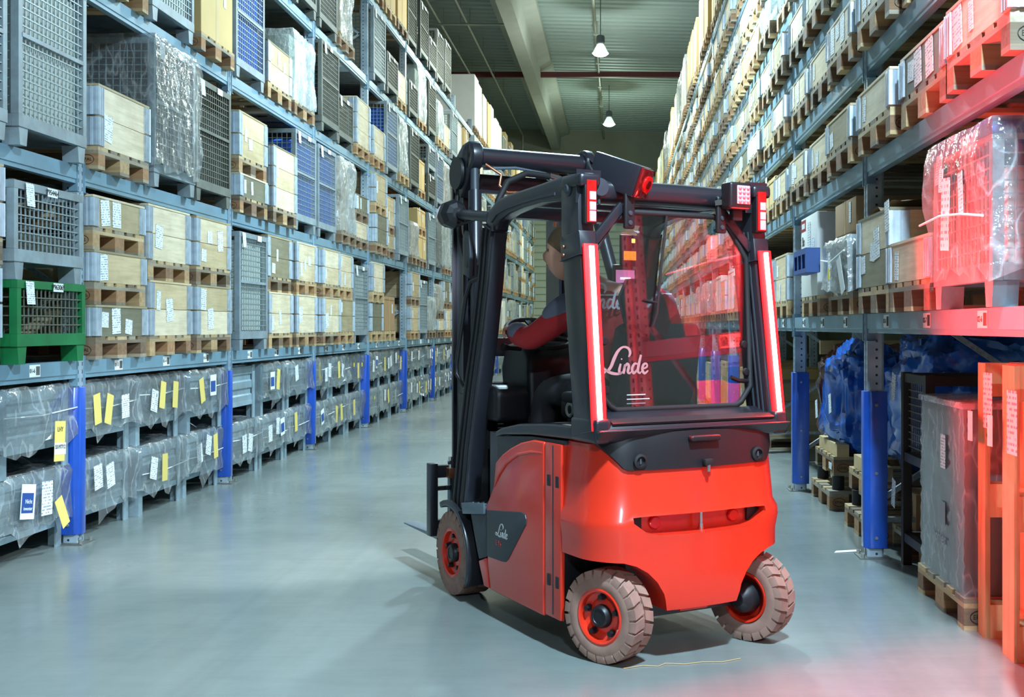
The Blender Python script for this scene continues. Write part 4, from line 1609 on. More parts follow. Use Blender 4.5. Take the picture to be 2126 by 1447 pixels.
# work light, right; round horn, left; reversing-signal box
wl = MB().obox((.278, .0, 1.925), (.115, .075, .115)).obj('work_light', BLACKP, fk, bevel=.014, seg=3)
MB().obox((.290, -.038, 1.928), (.068, .006, .080)).obj('lens', CLEAR_LENS, wl, bevel=.006)
dm = MB()
for i in range(3):
    for j in range(4):
        dm.lathe([(.009, 0), (.008, -.004), (.004, -.007), (0, -.008)], (.290 + (i - 1) * .021, -.041, 1.928 + (j - 1.5) * .019), 'y', 8)
dm.obj('lens_cells', plain('pink_lens', srgb(232, 150, 160), .2, .2), wl, smooth=60)['kind'] = 'stuff'
MB().box(.262, .312, .0, .03, 1.82, 1.87).obj('bracket', BLACKP, wl, bevel=.004)
MB().bar((.20, .05, 1.895), (.24, .03, 1.90), .022, .022).obj('bracket', CHROME, wl)
MB().lathe([(0, -.036), (.036, -.034), (.040, -.02), (.040, .03), (.02, .04), (0, .04)], (-.372, .07, 1.93), 'y', 24).obj('horn', DARKM, fk, smooth=40)
rz = Matrix.Rotation(R(34), 4, 'Z') @ Matrix.Rotation(R(20), 4, 'X')
bxl = MB().obox((-.235, .12, 1.995), (.12, .225, .135), rz).obj('signal_box', DARKP, fk, bevel=.010)
fr = Vector((-.235, .12, 1.995)) + rz.to_3x3() @ Vector((0, -.117, 0))
MB().obox(fr, (.112, .012, .126), rz).obj('red_window', plain('dark_red_lens', srgb(96, 14, 16), .1, 0, coat=.8), bxl, bevel=.006)
nv = rz.to_3x3() @ Vector((0, -1, 0))
MB().cyl(fr + rz.to_3x3() @ Vector((.018, 0, 0)) + nv * .002, fr + rz.to_3x3() @ Vector((.018, 0, 0)) + nv * .014, .036, n=24).obj('round_lens', RED_LENS, bxl, smooth=40)
MB().cyl(fr + rz.to_3x3() @ Vector((.018, 0, 0)) + nv * .014, fr + rz.to_3x3() @ Vector((.018, 0, 0)) + nv * .018, .018, n=20).obj('lens_centre', plain('dark_red_lens', (0, 0, 0)), bxl, smooth=40)
MB().tube([(-.30, .2, 2.03), (-.36, .17, 2.06), (-.385, .12, 2.03), (-.375, .07, 1.97), (-.372, .05, 1.86)], .006, 6).obj('cable', RUBBER, bxl, smooth=60)

# wiper and its motor cover
MB().tube([wpt(-.118, 1.36, -.012), wpt(-.10, 1.42, -.02), wpt(-.07, 1.6, -.012), wpt(-.03, 1.83, -.008)], .006, 6).obj('wiper_arm', RUBBER, fk, smooth=60)
MB().tube([wpt(-.15, 1.47, -.016), wpt(-.095, 1.46, -.018)], .004, 6).obj('washer_hose', RUBBER, fk)
wm = [(-.215, 1.48), (-.18, 1.55), (-.11, 1.555), (-.05, 1.47), (-.025, 1.38), (-.04, 1.34), (-.12, 1.335), (-.19, 1.38)]
MB().add([wpt(x, z, .012) for x, z in wm] + [wpt(x, z, .09) for x, z in wm], [tuple(range(8)), tuple(range(8, 16))[::-1]] + [(i, (i + 1) % 8, 8 + (i + 1) % 8, 8 + i) for i in range(8)]).obj('wiper_motor_cover', BLACKP, fk, bevel=.012)
for x, z in ((-.35, 1.30), (-.35, 1.10), (.355, 1.28), (.36, 1.16)):
    MB().lathe([(0, -.010), (.014, -.009), (.018, -.003), (.018, .0)], wpt(x, z, -.003), 'y', 18).obj('window_knob', BLACKP, fk, smooth=50)
hd = MB().tube([wpt(.36, 1.12, -.012), wpt(.30, 1.125, -.03), wpt(.26, 1.14, -.03)], .010, 8).obj('window_handle', BLACKP, fk, smooth=60)


# lettering: the script logo is drawn with a flat pen
def pen(b, pts, ws, place):
    pts = [Vector(p) for p in pts]
    L, Rr = [], []
    for i, p in enumerate(pts):
        d = (pts[min(i + 1, len(pts) - 1)] - pts[max(0, i - 1)]).normalized()
        n = Vector((-d.y, d.x))
        L.append(p + n * ws[i] / 2)
        Rr.append(p - n * ws[i] / 2)
    for i in range(len(pts) - 1):
        q4 = [L[i], L[i + 1], Rr[i + 1], Rr[i]]
        b.add([place(p.x, p.y, 0) for p in q4] + [place(p.x, p.y, .0008) for p in q4], [(0, 1, 2, 3), (7, 6, 5, 4), (0, 4, 5, 1), (1, 5, 6, 2), (2, 6, 7, 3), (3, 7, 4, 0)])


def smooth2(pts, n=6):
    out = []
    P = [pts[0]] + list(pts) + [pts[-1]]
    for i in range(1, len(P) - 2):
        for k in range(n):
            t = k / n
            a, b, c, d = P[i - 1], P[i], P[i + 1], P[i + 2]
            out.append(tuple(.5 * (2 * b[j] + (c[j] - a[j]) * t + (2 * a[j] - 5 * b[j] + 4 * c[j] - d[j]) * t * t + (3 * b[j] - a[j] - 3 * c[j] + d[j]) * t ** 3) for j in range(3)))
    out.append(tuple(pts[-1]))
    return out


LETTERS = [  # (x, y, pen width), baseline 0, x-height about .30
    [(.30, .10, .05), (.20, .04, .07), (.08, .05, .06), (.02, .12, .05), (.10, .19, .05), (.22, .16, .06), (.34, .08, .08), (.50, .02, .09), (.72, .0, .07), (.86, .06, .04)],
    [(.34, .08, .08), (.46, .22, .10), (.58, .46, .11), (.72, .68, .09), (.90, .80, .06), (1.08, .76, .08), (1.14, .62, .09), (1.08, .50, .04)],
    [(.80, .30, .06), (.74, .10, .09), (.78, .01, .07), (.86, .06, .03)], [(.83, .42, .05), (.84, .46, .05)],
    [(.94, .28, .04), (.92, .14, .09), (.88, .0, .08)], [(.90, .16, .05), (1.02, .29, .08), (1.08, .22, .09), (1.04, .06, .09), (1.10, .01, .06), (1.16, .06, .03)],
    [(1.40, .28, .05), (1.28, .29, .07), (1.19, .14, .09), (1.24, .01, .08), (1.36, .10, .06)], [(1.52, .56, .07), (1.44, .30, .09), (1.39, .08, .09), (1.46, .01, .06), (1.52, .06, .03)],
    [(1.60, .14, .05), (1.72, .20, .06), (1.70, .29, .06), (1.60, .26, .08), (1.55, .12, .09), (1.62, .0, .08), (1.76, .08, .04)],
]


def logo(name, width, place, mat, parent):
    k = width / 1.78
    b = MB()
    for st_ in LETTERS:
        sm = smooth2(st_)
        pen(b, [(x * k, y * k) for x, y, w in sm], [w * k for x, y, w in sm], place)
    return b.obj(name, mat, parent)


gp = lambda x0, z0: (lambda u, v, t: wpt(x0 + u, z0 + v, -.003 - t))
logo('logo_lettering', .245, gp(-.385, 1.165), plain('frosted_print', srgb(170, 120, 122), .6), fk)
for k in range(4):
    MB().box(-.25, -.16 + (k % 2) * .02, .036, .0365, 1.075 - k * .018, 1.079 - k * .018).obj('print', GREY_TXT, fk)
logo('logo_lettering', .135, lambda u, v, t: (-.4868 - t, .835 - u, .395 + v + u * 0), GREY_TXT, fk)
obj('model_print', text_mesh('E 16', .034, RED_TXT, 'LEFT'), fk, (-.4875, .83, .362), (R(90), 0, R(-90)))
logo('logo_lettering', .135, lambda u, v, t: (.4868 + t, .70 + u, .395 + v), GREY_TXT, fk)
obj('model_print', text_mesh('E 16', .034, RED_TXT, 'LEFT'), fk, (.4875, .705, .362), (R(90), 0, R(90)))


# wheels
def wheel(loc, rz_, rad, w, rim_r, n_lug, name='wheel'):
    """axle along x, outside face at -x"""
    h = w / 2
    tb = rad - .012
    b = MB()
    b.lathe([(rim_r - .004, -h + .02), (rim_r, -h + .004), (rim_r + .012, -h), (tb - .03, -h - .002), (tb - .008, -h + .006), (tb, -h + .018), (tb, h - .018), (tb - .008, h - .006), (tb - .03, h + .002), (rim_r + .012, h), (rim_r, h - .004), (rim_r - .004, h - .02)], axis='x', n=48)
    for i in range(n_lug):
        for s in (-1, 1):
            a = 2 * math.pi * (i + (.5 if s > 0 else 0)) / n_lug
            p0, p1 = math.pi * 2 / n_lug * .36, math.pi * 2 / n_lug * .40
            sk = .10
            vs = []
            for (xx, da, rr_) in ((s * .004, p0, rad), (s * (h - .006), p1, rad - .002), (s * (h + .001), p1, rad - .028)):
                for e in (-1, 1):
                    an = a + e * da + (abs(xx) / h) * sk
                    vs.append((xx, rr_ * math.cos(an), rr_ * math.sin(an)))
            for (xx, da, rr_) in ((s * .004, p0, tb - .01), (s * (h - .006), p1, tb - .01), (s * (h - .004), p1, tb - .035)):
                for e in (-1, 1):
                    an = a + e * da + (abs(xx) / h) * sk
                    vs.append((xx, rr_ * math.cos(an), rr_ * math.sin(an)))
            b.add(vs, [(0, 1, 3, 2), (2, 3, 5, 4), (0, 2, 8, 6), (1, 7, 9, 3), (2, 4, 10, 8), (3, 9, 11, 5), (0, 6, 7, 1), (4, 5, 11, 10)])
    o = b.obj(name, TYRE, fk, smooth=35, loc=loc)
    o.rotation_euler = (0, 0, rz_)
    MB().lathe([(rim_r, -h + .02), (rim_r + .004, -h + .003), (rim_r - .004, -h - .001), (rim_r - .012, -h + .004), (rim_r - .016, -h + .026), (rim_r * .66, -h + .036), (rim_r * .60, -h + .030), (rim_r * .40, -h + .028), (0, -h + .03)], axis='x', n=40).obj('rim', ORANGE, o, smooth=40)
    MB().lathe([(rim_r, h - .02), (rim_r - .004, h + .001), (rim_r - .014, h - .004), (rim_r - .02, -.01), (0, -.01)], axis='x', n=40).obj('rim_back', ORANGE, o, smooth=40)
    MB().lathe([(.048, -h + .03), (.046, -h + .008), (.038, -h - .002), (.030, -h - .002), (.028, -h + .001), (0, -h + .001)], axis='x', n=28).obj('hub_cap', BLACKP, o, smooth=40)
    MB().lathe([(.07, h - .03), (.062, h + .02), (.03, h + .05), (0, h + .05)], axis='x', n=24).obj('hub_housing', BLACKP, o, smooth=40)
    nut = cached('nut', lambda: MB().cyl((0, 0, 0), (-.022, 0, 0), .0115, n=6).cyl((.004, 0, 0), (-.006, 0, 0), .015, n=14).mesh('wheel_nut', BLACKP))
    for k in range(5):
        a = 2 * math.pi * k / 5 + .3
        obj('wheel_nut', nut, o, (-h + .03, rim_r * .70 * math.cos(a), rim_r * .70 * math.sin(a)))
    return o


wheel((-.355, .005, .19), R(21), .19, .125, .112, 22)
wheel((.355, -.005, .19), R(21) + math.pi, .19, .125, .112, 22)
wheel((-.392, 1.42, .213), 0, .213, .165, .122, 22)
wheel((.392, 1.42, .213), math.pi, .213, .165, .122, 22)
for s in (-1, 1):
    MB().box(min(s * .17, s * .44), max(s * .17, s * .44), -.02, .19, .425, .46).obj('wheel_house', BLACKP, fk)
    MB().box(min(s * .17, s * .46), max(s * .17, s * .46), .19, .215, .13, .44).obj('wheel_house_front', BLACKP, fk)

# mast, carriage, forks
for s in (-1, 1):
    rl = MB().prism([(s * .235, 1.60), (s * .33, 1.60), (s * .33, 1.62), (s * .255, 1.62), (s * .255, 1.74), (s * .33, 1.74), (s * .33, 1.76), (s * .235, 1.76)], 'z', .08, 2.20).obj('mast_rail', DARKP, fk)
    MB().box(min(s * .27, s * .315), max(s * .27, s * .315), 1.635, 1.725, .10, 2.14).obj('inner_mast_rail', DARKM, rl)
    ly = MB().cyl((s * .275, 1.555, .3), (s * .275, 1.555, 1.92), .032, n=16).obj('lift_cylinder', DARKP, fk, smooth=40)
    MB().cyl((s * .275, 1.555, 1.92), (s * .275, 1.555, 2.16), .018, n=14).obj('piston_rod', CHROME, ly, smooth=40)
    # torsion tube end bracket and tilt cylinder
    en = MB().lathe([(0, s * .02), (.062, s * .02), (.076, s * .01), (.08, -s * .005), (.08, -s * .035), (.07, -s * .045), (0, -s * .045)], (s * .345, 1.47, 2.238), 'x', 28).obj('torsion_flange', DARKP, fk, smooth=35)
    MB().prism([(1.40, 2.26), (1.45, 2.315), (1.53, 2.305), (1.62, 2.25), (1.66, 2.14), (1.64, 2.06), (1.56, 2.03), (1.47, 2.12)], 'x', s * .30, s * .365).obj('tilt_bracket', DARKP, fk, bevel=.010)
    MB().cyl((s * .385, 1.575, 2.16), (s * .37, 1.575, 2.16), .085, n=24).obj('tilt_cover', BLACKP, fk, smooth=35)
    tc = MB().cyl((s * .33, 1.45, 2.19), (s * .40, 1.27, 1.60), .022, n=14).obj('tilt_rod', DARKM, fk, smooth=40)
    MB().cyl((s * .345, 1.41, 2.05), (s * .40, 1.27, 1.60), .034, n=16).obj('tilt_cylinder', DARKP, tc, smooth=40)
MB().cyl((-.33, 1.47, 2.238), (.33, 1.47, 2.238), .052, n=28).obj('torsion_tube', DARKP, fk, smooth=40)
for z in (2.12, 1.25, .42):
    MB().box(-.26, .26, 1.60, 1.64, z - .05, z + .05).obj('mast_crossmember', DARKP, fk, bevel=.006)
MB().tube([(-.30, 1.38, 2.19), (-.22, 1.36, 2.14), (-.24, 1.34, 2.08), (-.20, 1.33, 2.045), (-.12, 1.33, 2.05)], .008, 8).obj('hydraulic_pipe', BRASS, fk, smooth=60)
MB().tube([(-.30, 1.40, 2.17), (-.12, 1.40, 2.185), (.06, 1.42, 2.17), (.2, 1.45, 2.12)], .008, 8).obj('hydraulic_pipe', STEEL, fk, smooth=60)
MB().tube([(-.27, 1.30, 1.90), (-.26, 1.31, 2.0), (-.20, 1.33, 2.10), (-.08, 1.36, 2.155), (.06, 1.38, 2.15)], .017, 10).obj('hose', RUBBER, fk, smooth=60)
MB().cyl((-.27, 1.30, 1.86), (-.268, 1.303, 1.95), .021, n=12).obj('hose_fitting', CHROME, fk, smooth=40)
MB().cyl((.06, 1.38, 2.15), (.13, 1.39, 2.14), .022, n=12).obj('hose_fitting', CHROME, fk, smooth=40)
MB().tube([(.10, 1.42, 2.15), (.13, 1.44, 2.08), (.16, 1.46, 2.02), (.16, 1.50, 1.9)], .012, 8).obj('hydraulic_pipe', BRASS, fk, smooth=60)
MB().tube([(-.35, 1.60, 2.15), (-.37, 1.60, 2.0), (-.36, 1.58, 1.85), (-.33, 1.56, 1.7)], .014, 8).obj('hose', RUBBER, fk, smooth=60)

MB().box(-.44, .44, 1.79, 1.83, .545, .612).obj('carriage_bar', DARKP, fk, bevel=.006)
MB().box(-.44, .44, 1.79, 1.83, .25, .32).obj('carriage_bar', DARKP, fk, bevel=.006)
MB().box(-.42, .42, 1.80, 1.825, .475, .50).obj('carriage_bar', CHROME, fk, bevel=.004)
for s in (-1, 1):
    MB().box(min(s * .40, s * .445), max(s * .40, s * .445), 1.78, 1.84, .235, .625).obj('carriage_side', DARKP, fk, bevel=.006)
    fo = MB().prism([(1.84, .60), (1.875, .60), (1.88, .24), (1.92, .195), (2.58, .185), (2.58, .178), (1.90, .165), (1.85, .18), (1.84, .24)], 'x', s * .22, s * .31).obj('fork', STEEL, fk, bevel=.004)
for x in (-.335, -.30):
    MB().cyl((x, 1.76, .60), (x, 1.76, .66), .014, n=12).cyl((x, 1.76, .62), (x, 1.76, .64), .018, n=6).obj('hose_coupling', CHROME, fk, smooth=30)
MB().box(-.355, -.28, 1.735, 1.785, .545, .60).obj('coupling_block', BRASS, fk, bevel=.004)
MB().tube([(-.32, 1.75, .55), (-.325, 1.73, .42), (-.32, 1.70, .35)], .016, 8).obj('hose', RUBBER, fk, smooth=60)

# front lamp on its arm, grab handle
hl = MB().lathe([(0, .075), (.05, .07), (.074, .04), (.074, .0), (.055, -.035), (.03, -.05), (0, -.05)], (-.468, 1.385, 1.928), 'y', 8).obj('front_lamp', BLACKP, fk)
MB().lathe([(0, .078), (.06, .076), (.066, .072)], (-.468, 1.385, 1.928), 'y', 20).obj('lens', CLEAR_LENS, hl, smooth=40)
MB().cyl((-.455, 1.36, 1.925), (-.43, 1.02, 1.885), .026, n=16).obj('lamp_arm', DARKP, hl, smooth=40)
MB().tube([(-.47, 1.36, 1.90), (-.455, 1.28, 1.875), (-.44, 1.16, 1.885), (-.43, 1.05, 1.88)], .006, 6).obj('cable', RUBBER, hl, smooth=60)
sl = MB()
sl.prism([(1.225, 1.60), (1.30, 1.62), (1.31, 1.80), (1.28, 1.84), (1.23, 1.83), (1.215, 1.72)], 'x', -.455, -.435)
sl.obj('mirror_bracket', DARKM, fk, bevel=.004)
MB().prism([(1.245, 1.65), (1.275, 1.66), (1.28, 1.78), (1.26, 1.80), (1.245, 1.78)], 'x', -.458, -.454).obj('bracket_slot', BLACKP, fk)
gh = [(-.43, 1.12, 1.60), (-.455, 1.20, 1.58), (-.46, 1.255, 1.50), (-.465, 1.36, 1.18), (-.463, 1.365, 1.12), (-.45, 1.30, 1.06), (-.43, 1.22, 1.05)]
MB().tube(gh, .011, 8).obj('grab_handle', BLACKP, fk, smooth=60)

# driving place
MB().prism([(.22, 1.02), (.30, 1.0), (.28, 1.2), (.24, 1.36), (.17, 1.38), (.14, 1.32), (.17, 1.15)], 'x', -.20, .20).obj('seat_backrest', SEATM, fk, bevel=.03, seg=3)
MB().obox((0, .46, .985), (.46, .46, .10)).obj('seat_cushion', SEATM, fk, bevel=.035, seg=3)
MB().obox((0, .46, .945), (.40, .42, .05)).obj('seat_base', BLACKP, fk, bevel=.008)
MB().obox((-.27, .42, 1.045), (.07, .22, .05)).obj('armrest', SEATM, fk, bevel=.02, seg=3)
MB().lathe([(.03, 0), (.036, -.006), (.03, -.012), (.02, -.006)], (-.243, .55, .985), 'x', 18).obj('tilt_knob', CREAM, fk, smooth=50)
MB().prism([(.46, .94), (.78, .94), (.76, 1.20), (.70, 1.265), (.52, 1.275), (.47, 1.24)], 'x', .265, .395).obj('control_console', BLACKP, fk, bevel=.025, seg=3)
MB().obox((.33, .62, 1.285), (.05, .05, .04)).obj('control_lever', RUBBER, fk, bevel=.012, seg=2)
MB().prism([(1.06, .86), (1.36, .86), (1.42, 1.15), (1.36, 1.27), (1.16, 1.285), (1.08, 1.20)], 'x', -.20, .16).obj('dashboard', BLACKP, fk, bevel=.03, seg=3)
MB().prism([(1.02, .90), (1.40, .90), (1.42, 1.04), (1.36, 1.075), (1.06, 1.075), (1.02, 1.04)], 'x', -.40, -.22).obj('storage_bin', BLACKP, fk, bevel=.03, seg=3)
MB().lathe([(.042, .0), (.048, .006), (.040, .008), (.036, -.001), (0, -.002)], (-.315, 1.18, 1.076), 'z', 24).obj('cup_holder', RUBBER, fk, smooth=40)
col = MB().cyl((-.12, 1.20, 1.16), (-.13, 1.12, 1.30), .035, n=16).obj('steering_column', BLACKP, fk, smooth=40)
SW_C, SW_N = Vector((-.135, 1.095, 1.325)), Vector((0, -.42, .90)).normalized()
ax_, ay_ = Vector((1, 0, 0)), SW_N.cross(Vector((1, 0, 0))).normalized()
MB().tube([SW_C + ax_ * (.165 * math.cos(a)) + ay_ * (.165 * math.sin(a)) for a in [2 * math.pi * k / 28 for k in range(28)]], .013, 8, closed=True).obj('steering_wheel', RUBBER, fk, smooth=60)
for a in (R(90), R(210), R(330)):
    MB().bar(SW_C, SW_C + ax_ * (.16 * math.cos(a)) + ay_ * (.16 * math.sin(a)), .03, .012, SW_N).obj('steering_spoke', RUBBER, fk)
MB().tube([(-.22, 1.13, 1.25), (-.29, 1.11, 1.255), (-.33, 1.10, 1.26)], [.012, .012, .02], 10).obj('direction_lever', RUBBER, fk, smooth=60)
MB().bar((.14, 1.30, .95), (.11, 1.26, 1.90), .05, .03).obj('display_post', DARKP, fk)
sc_ = MB().obox((.25, .91, 1.61), (.12, .012, .075)).obj('display', BLACKP, fk, bevel=.004)
MB().obox((.25, .9035, 1.61), (.108, .002, .064)).obj('screen', glow_mat('screen_glow', (.42, .16, .34), .9), sc_)
MB().obox((.25, .902, 1.60), (.06, .0015, .012)).obj('screen_print', glow_mat('screen_text', (.9, .85, .9), .9), sc_)
sg = MB().obox((.28, .92, 1.74), (.10, .02, .16)).obj('status_panel', BLACKP, fk, bevel=.006)
MB().obox((.28, .908, 1.715), (.07, .004, .045)).obj('orange_display', glow_mat('orange_glow', (1, .35, .02), .7), sg)
MB().obox((.30, .908, 1.79), (.018, .004, .02)).obj('indicator', glow_mat('amber_glow', (1, .3, .05), 4), sg)
MB().obox((.25, .935, 1.57), (.10, .03, .20)).obj('display_mount', DARKP, fk, bevel=.005)
# ------------------------------------------------------------------ driver, seated, head turned to the left
SKIN = plain('skin', srgb(222, 164, 138), .55, 0, wear=.1)
HAIR = plain('cropped_hair', srgb(122, 92, 66), .8, 0, wear=.3, wear_scale=30)
JACKET = plain('red_jacket', srgb(176, 26, 32), .75, 0, wear=.2, wear_scale=8)
JGREY = plain('grey_yoke', srgb(98, 100, 118), .75)
PIPING = plain('white_piping', srgb(220, 220, 224), .6)
TROUS = plain('dark_trousers', srgb(48, 46, 52), .8, 0, wear=.2)
BOOT = plain('work_boot', srgb(26, 24, 24), .6)


def skinned(name, verts, edges, radii, root, mat, parent=None, loc=(0, 0, 0), rz_=0.0, lv=2):
    me = bpy.data.meshes.new(name)
    me.from_pydata(verts, edges, [])
    o = obj(name, me, parent, loc, rz_)
    md = o.modifiers.new('skin', 'SKIN')
    md.use_smooth_shade = True
    for i, r_ in enumerate(radii):
        sv = me.skin_vertices[0].data[i]
        sv.radius = r_ if isinstance(r_, tuple) else (r_, r_)
        sv.use_root = (i == root)
    md2 = o.modifiers.new('sub', 'SUBSURF')
    md2.levels = md2.render_levels = lv
    me.materials.append(mat)
    # bake, so the figure is one plain mesh
    bpy.context.view_layer.update()
    out = bpy.data.meshes.new_from_object(o.evaluated_get(bpy.context.evaluated_depsgraph_get()))
    o.modifiers.clear()
    o.data = out
    out.materials.clear()
    out.materials.append(mat)
    out.shade_smooth()
    return o


V, E_, RD = [], [], []


def jt(p, r_, prev=None):
    V.append(p)
    RD.append(r_)
    if prev is not None:
        E_.append((prev, len(V) - 1))
    return len(V) - 1


pel = jt((.0, .46, 1.10), (.15, .12))
spi = jt((-.01, .44, 1.24), (.14, .105), pel)
che = jt((-.03, .46, 1.40), (.15, .11), spi)
nkb = jt((-.10, .52, 1.52), (.075, .07), che)
nk = jt((-.165, .60, 1.585), .055, nkb)
hb = jt((-.20, .655, 1.64), .06, nk)
ls = jt((-.20, .50, 1.455), .062, che)
lsh = jt((-.245, .56, 1.43), .058, ls)
lel = jt((-.33, .78, 1.30), .045, lsh)
lfo = jt((-.335, .90, 1.32), .04, lel)
lwr = jt((-.315, 1.0, 1.345), .030, lfo)
rs = jt((.15, .46, 1.48), .062, che)
rsh = jt((.205, .48, 1.45), .058, rs)
rel = jt((.30, .50, 1.22), .046, rsh)
rfo = jt((.315, .58, 1.26), .036, rel)
rwr = jt((.325, .64, 1.30), .028, rfo)
for s in (-1, 1):
    hp = jt((s * .09, .52, 1.07), .085, pel)
    kn = jt((s * .17, .92, 1.07 - .02), .065, hp)
    cf = jt((s * .165, 1.0, .86), .055, kn)
    an = jt((s * .16, 1.02, .60), .038, cf)
    ft = jt((s * .165, 1.14, .53), .036, an)


def hand(wr, base, fwd, side, up, thumb):
    """palm with five bent fingers growing from the wrist"""
    b0 = Vector(base)
    f, sd, u = Vector(fwd).normalized(), Vector(side).normalized(), Vector(up).normalized()
    pm = jt(tuple(b0 + f * .035), (.026, .018), wr)
    kn = jt(tuple(b0 + f * .065), (.028, .015), pm)
    for k, (off, ln) in enumerate(((-.030, .85), (-.010, 1.0), (.011, .95), (.031, .75))):
        a = jt(tuple(b0 + f * .082 + sd * off), .0095, kn)
        b_ = jt(tuple(b0 + f * (.082 + .030 * ln) + sd * off - u * .012), .009, a)
        c_ = jt(tuple(b0 + f * (.088 + .034 * ln) + sd * off - u * .036), .0085, b_)
        jt(tuple(b0 + f * (.074 + .020 * ln) + sd * off - u * .050), .0075, c_)
    t1 = jt(tuple(b0 + f * .032 - sd * .034 * thumb - u * .008), .011, pm)
    t2 = jt(tuple(b0 + f * .058 - sd * .046 * thumb - u * .022), .010, t1)
    jt(tuple(b0 + f * .080 - sd * .040 * thumb - u * .034), .0085, t2)


hand(lwr, (-.315, 1.0, 1.345), (.25, .9, .10), (.9, -.25, 0), (0, -.1, 1), -1)
hand(rwr, (.325, .64, 1.30), (0, 1, -.1), (1, 0, 0), (0, .1, 1), 1)
pr = skinned('person', V, E_, RD, pel, SKIN, None, FK_LOC, FK_ROT)
tag(pr, 'driver in red jacket with grey shoulders, seated in forklift looking left', 'person')

# head: shaped from a sphere, facing forward and to the left
HC = Vector((-.190, .675, 1.702))
hm = MB()
rows = []
for i in range(17):
    th = math.pi * i / 16
    row = []
    for j in range(24):
        ph = 2 * math.pi * j / 24
        x, y, z = math.sin(th) * math.cos(ph), math.sin(th) * math.sin(ph), math.cos(th)
        px, py, pz = x * .078, y * .098, z * .118
        if pz < -.02:
            k = (-pz - .02) / .098
            px *= 1 - .25 * k
            py = py * (1 - .12 * k) + .018 * k
        if y > .75 and abs(x) < .3:                          # nose, brow, mouth and chin
            py += .020 * math.exp(-((pz + .012) / .020) ** 2) * max(0, 1 - abs(x) / .25)
            py -= .006 * math.exp(-((pz - .022) / .010) ** 2)
            py += .006 * math.exp(-((pz + .055) / .010) ** 2)
            py += .006 * math.exp(-((pz + .092) / .014) ** 2)
        row.append((px, py, pz))
    rows.append(row)
hm.grid(rows, closed=True)
hr = R(62)
hd_ = hm.obj('head', SKIN, pr, smooth=70, loc=HC)
hd_.scale = (1.06, 1.06, 1.08)
hd_.rotation_euler = (R(-4), R(-6), hr)
er = MB()
for s in (-1, 1):
    er.lathe([(.001, s * .012), (.012, s * .014), (.020, s * .008), (.022, s * .0), (.014, -s * .004)], (s * .076, -.004, -.006), 'x', 16)
er.obj('ears', SKIN, hd_, smooth=60)
ey = MB()
for s in (-1, 1):
    ey.lathe([(0, .008), (.006, .005), (.009, 0)], (s * .030, .083, .018), 'y', 12)
ey.obj('eyes', plain('eye_dark', srgb(60, 44, 36), .3), hd_, smooth=60)
MB().obox((0, .098, -.052), (.042, .006, .006)).obj('mouth', plain('lip', srgb(170, 100, 90), .5), hd_, bevel=.002)
hc = MB()
rows = []
for i in range(10):
    row = []
    for j in range(24):
        ph = 2 * math.pi * j / 24
        f_ = max(0.0, math.sin(ph))                      # 1 at the forehead, 0 from the ears back
        th = math.pi * (.63 - .27 * f_ ** .6) * i / 9
        x, y, z = math.sin(th) * math.cos(ph), math.sin(th) * math.sin(ph), math.cos(th)
        t_ = 1.035 - .03 * (i / 9) ** 4
        row.append((x * .078 * t_, y * .098 * t_, z * .118 * t_))
    rows.append(row)
hc.grid(rows, closed=True)
hc.obj('hair', HAIR, hd_, smooth=70)

# jacket and trousers lie over the body
def part_of(ids, grow):
    mp = {}
    v2, r2, e2 = [], [], []
    for n_, i in enumerate(ids):
        mp[i] = n_
        v2.append(V[i])
        q_ = RD[i]
        r2.append(tuple(c + grow for c in q_) if isinstance(q_, tuple) else q_ + grow)
    for a, b in E_:
        if a in mp and b in mp:
            e2.append((mp[a], mp[b]))
    return v2, e2, r2


jv, je, jr = part_of([pel, spi, che, nkb, ls, lsh, lel, lfo, lwr, rs, rsh, rel, rfo, rwr], .016)
jr[3] = (.078, .072)
skinned('jacket', jv, je, jr, 0, JACKET, pr)
yk, ye, yr = part_of([lsh, lel, lfo], .022)
skinned('grey_sleeve', [(-.20, .50, 1.475), (-.255, .56, 1.452), (-.30, .68, 1.385)], [(0, 1), (1, 2)], [.072, .072, .056], 0, JGREY, pr)
skinned('grey_cuff', [(-.345, .82, 1.325), (-.345, .90, 1.335), (-.325, .97, 1.345)], [(0, 1), (1, 2)], [.052, .052, .042], 0, JGREY, pr)
skinned('grey_shoulder', [(.13, .455, 1.50), (.20, .475, 1.475), (.25, .485, 1.38)], [(0, 1), (1, 2)], [.070, .070, .058], 0, JGREY, pr)
MB().tube([(-.26, .48, 1.50), (-.16, .40, 1.50), (-.02, .36, 1.50), (.12, .38, 1.51), (.22, .43, 1.51)], .004, 6).obj('piping', PIPING, pr, smooth=60)
MB().tube([(-.16 + .052 * math.cos(a), .585 + .06 * math.sin(a), 1.565 + .02 * math.sin(a)) for a in [2 * math.pi * k / 16 for k in range(16)]], .014, 8, closed=True).obj('collar', JGREY, pr, smooth=60)
logo('logo_lettering', .24, lambda u, v, t: (-.33 + u, .345 - t, 1.44 + v), PIPING, pr)
tv, te, tr_ = part_of([pel] + list(range(rwr + 1, rwr + 1)), .01)
ids = [pel]
k0 = rwr + 1
ids += [k0, k0 + 1, k0 + 2, k0 + 3, k0 + 5, k0 + 6, k0 + 7, k0 + 8]
tv, te, tr_ = part_of(ids, .014)
skinned('trousers', tv, te, tr_, 0, TROUS, pr)
for s in (-1, 1):
    skinned('boot', [(s * .16, 1.0, .60), (s * .16, 1.02, .53), (s * .165, 1.10, .515), (s * .168, 1.20, .51)], [(0, 1), (1, 2), (2, 3)], [.048, .05, .045, .034], 0, BOOT, pr)
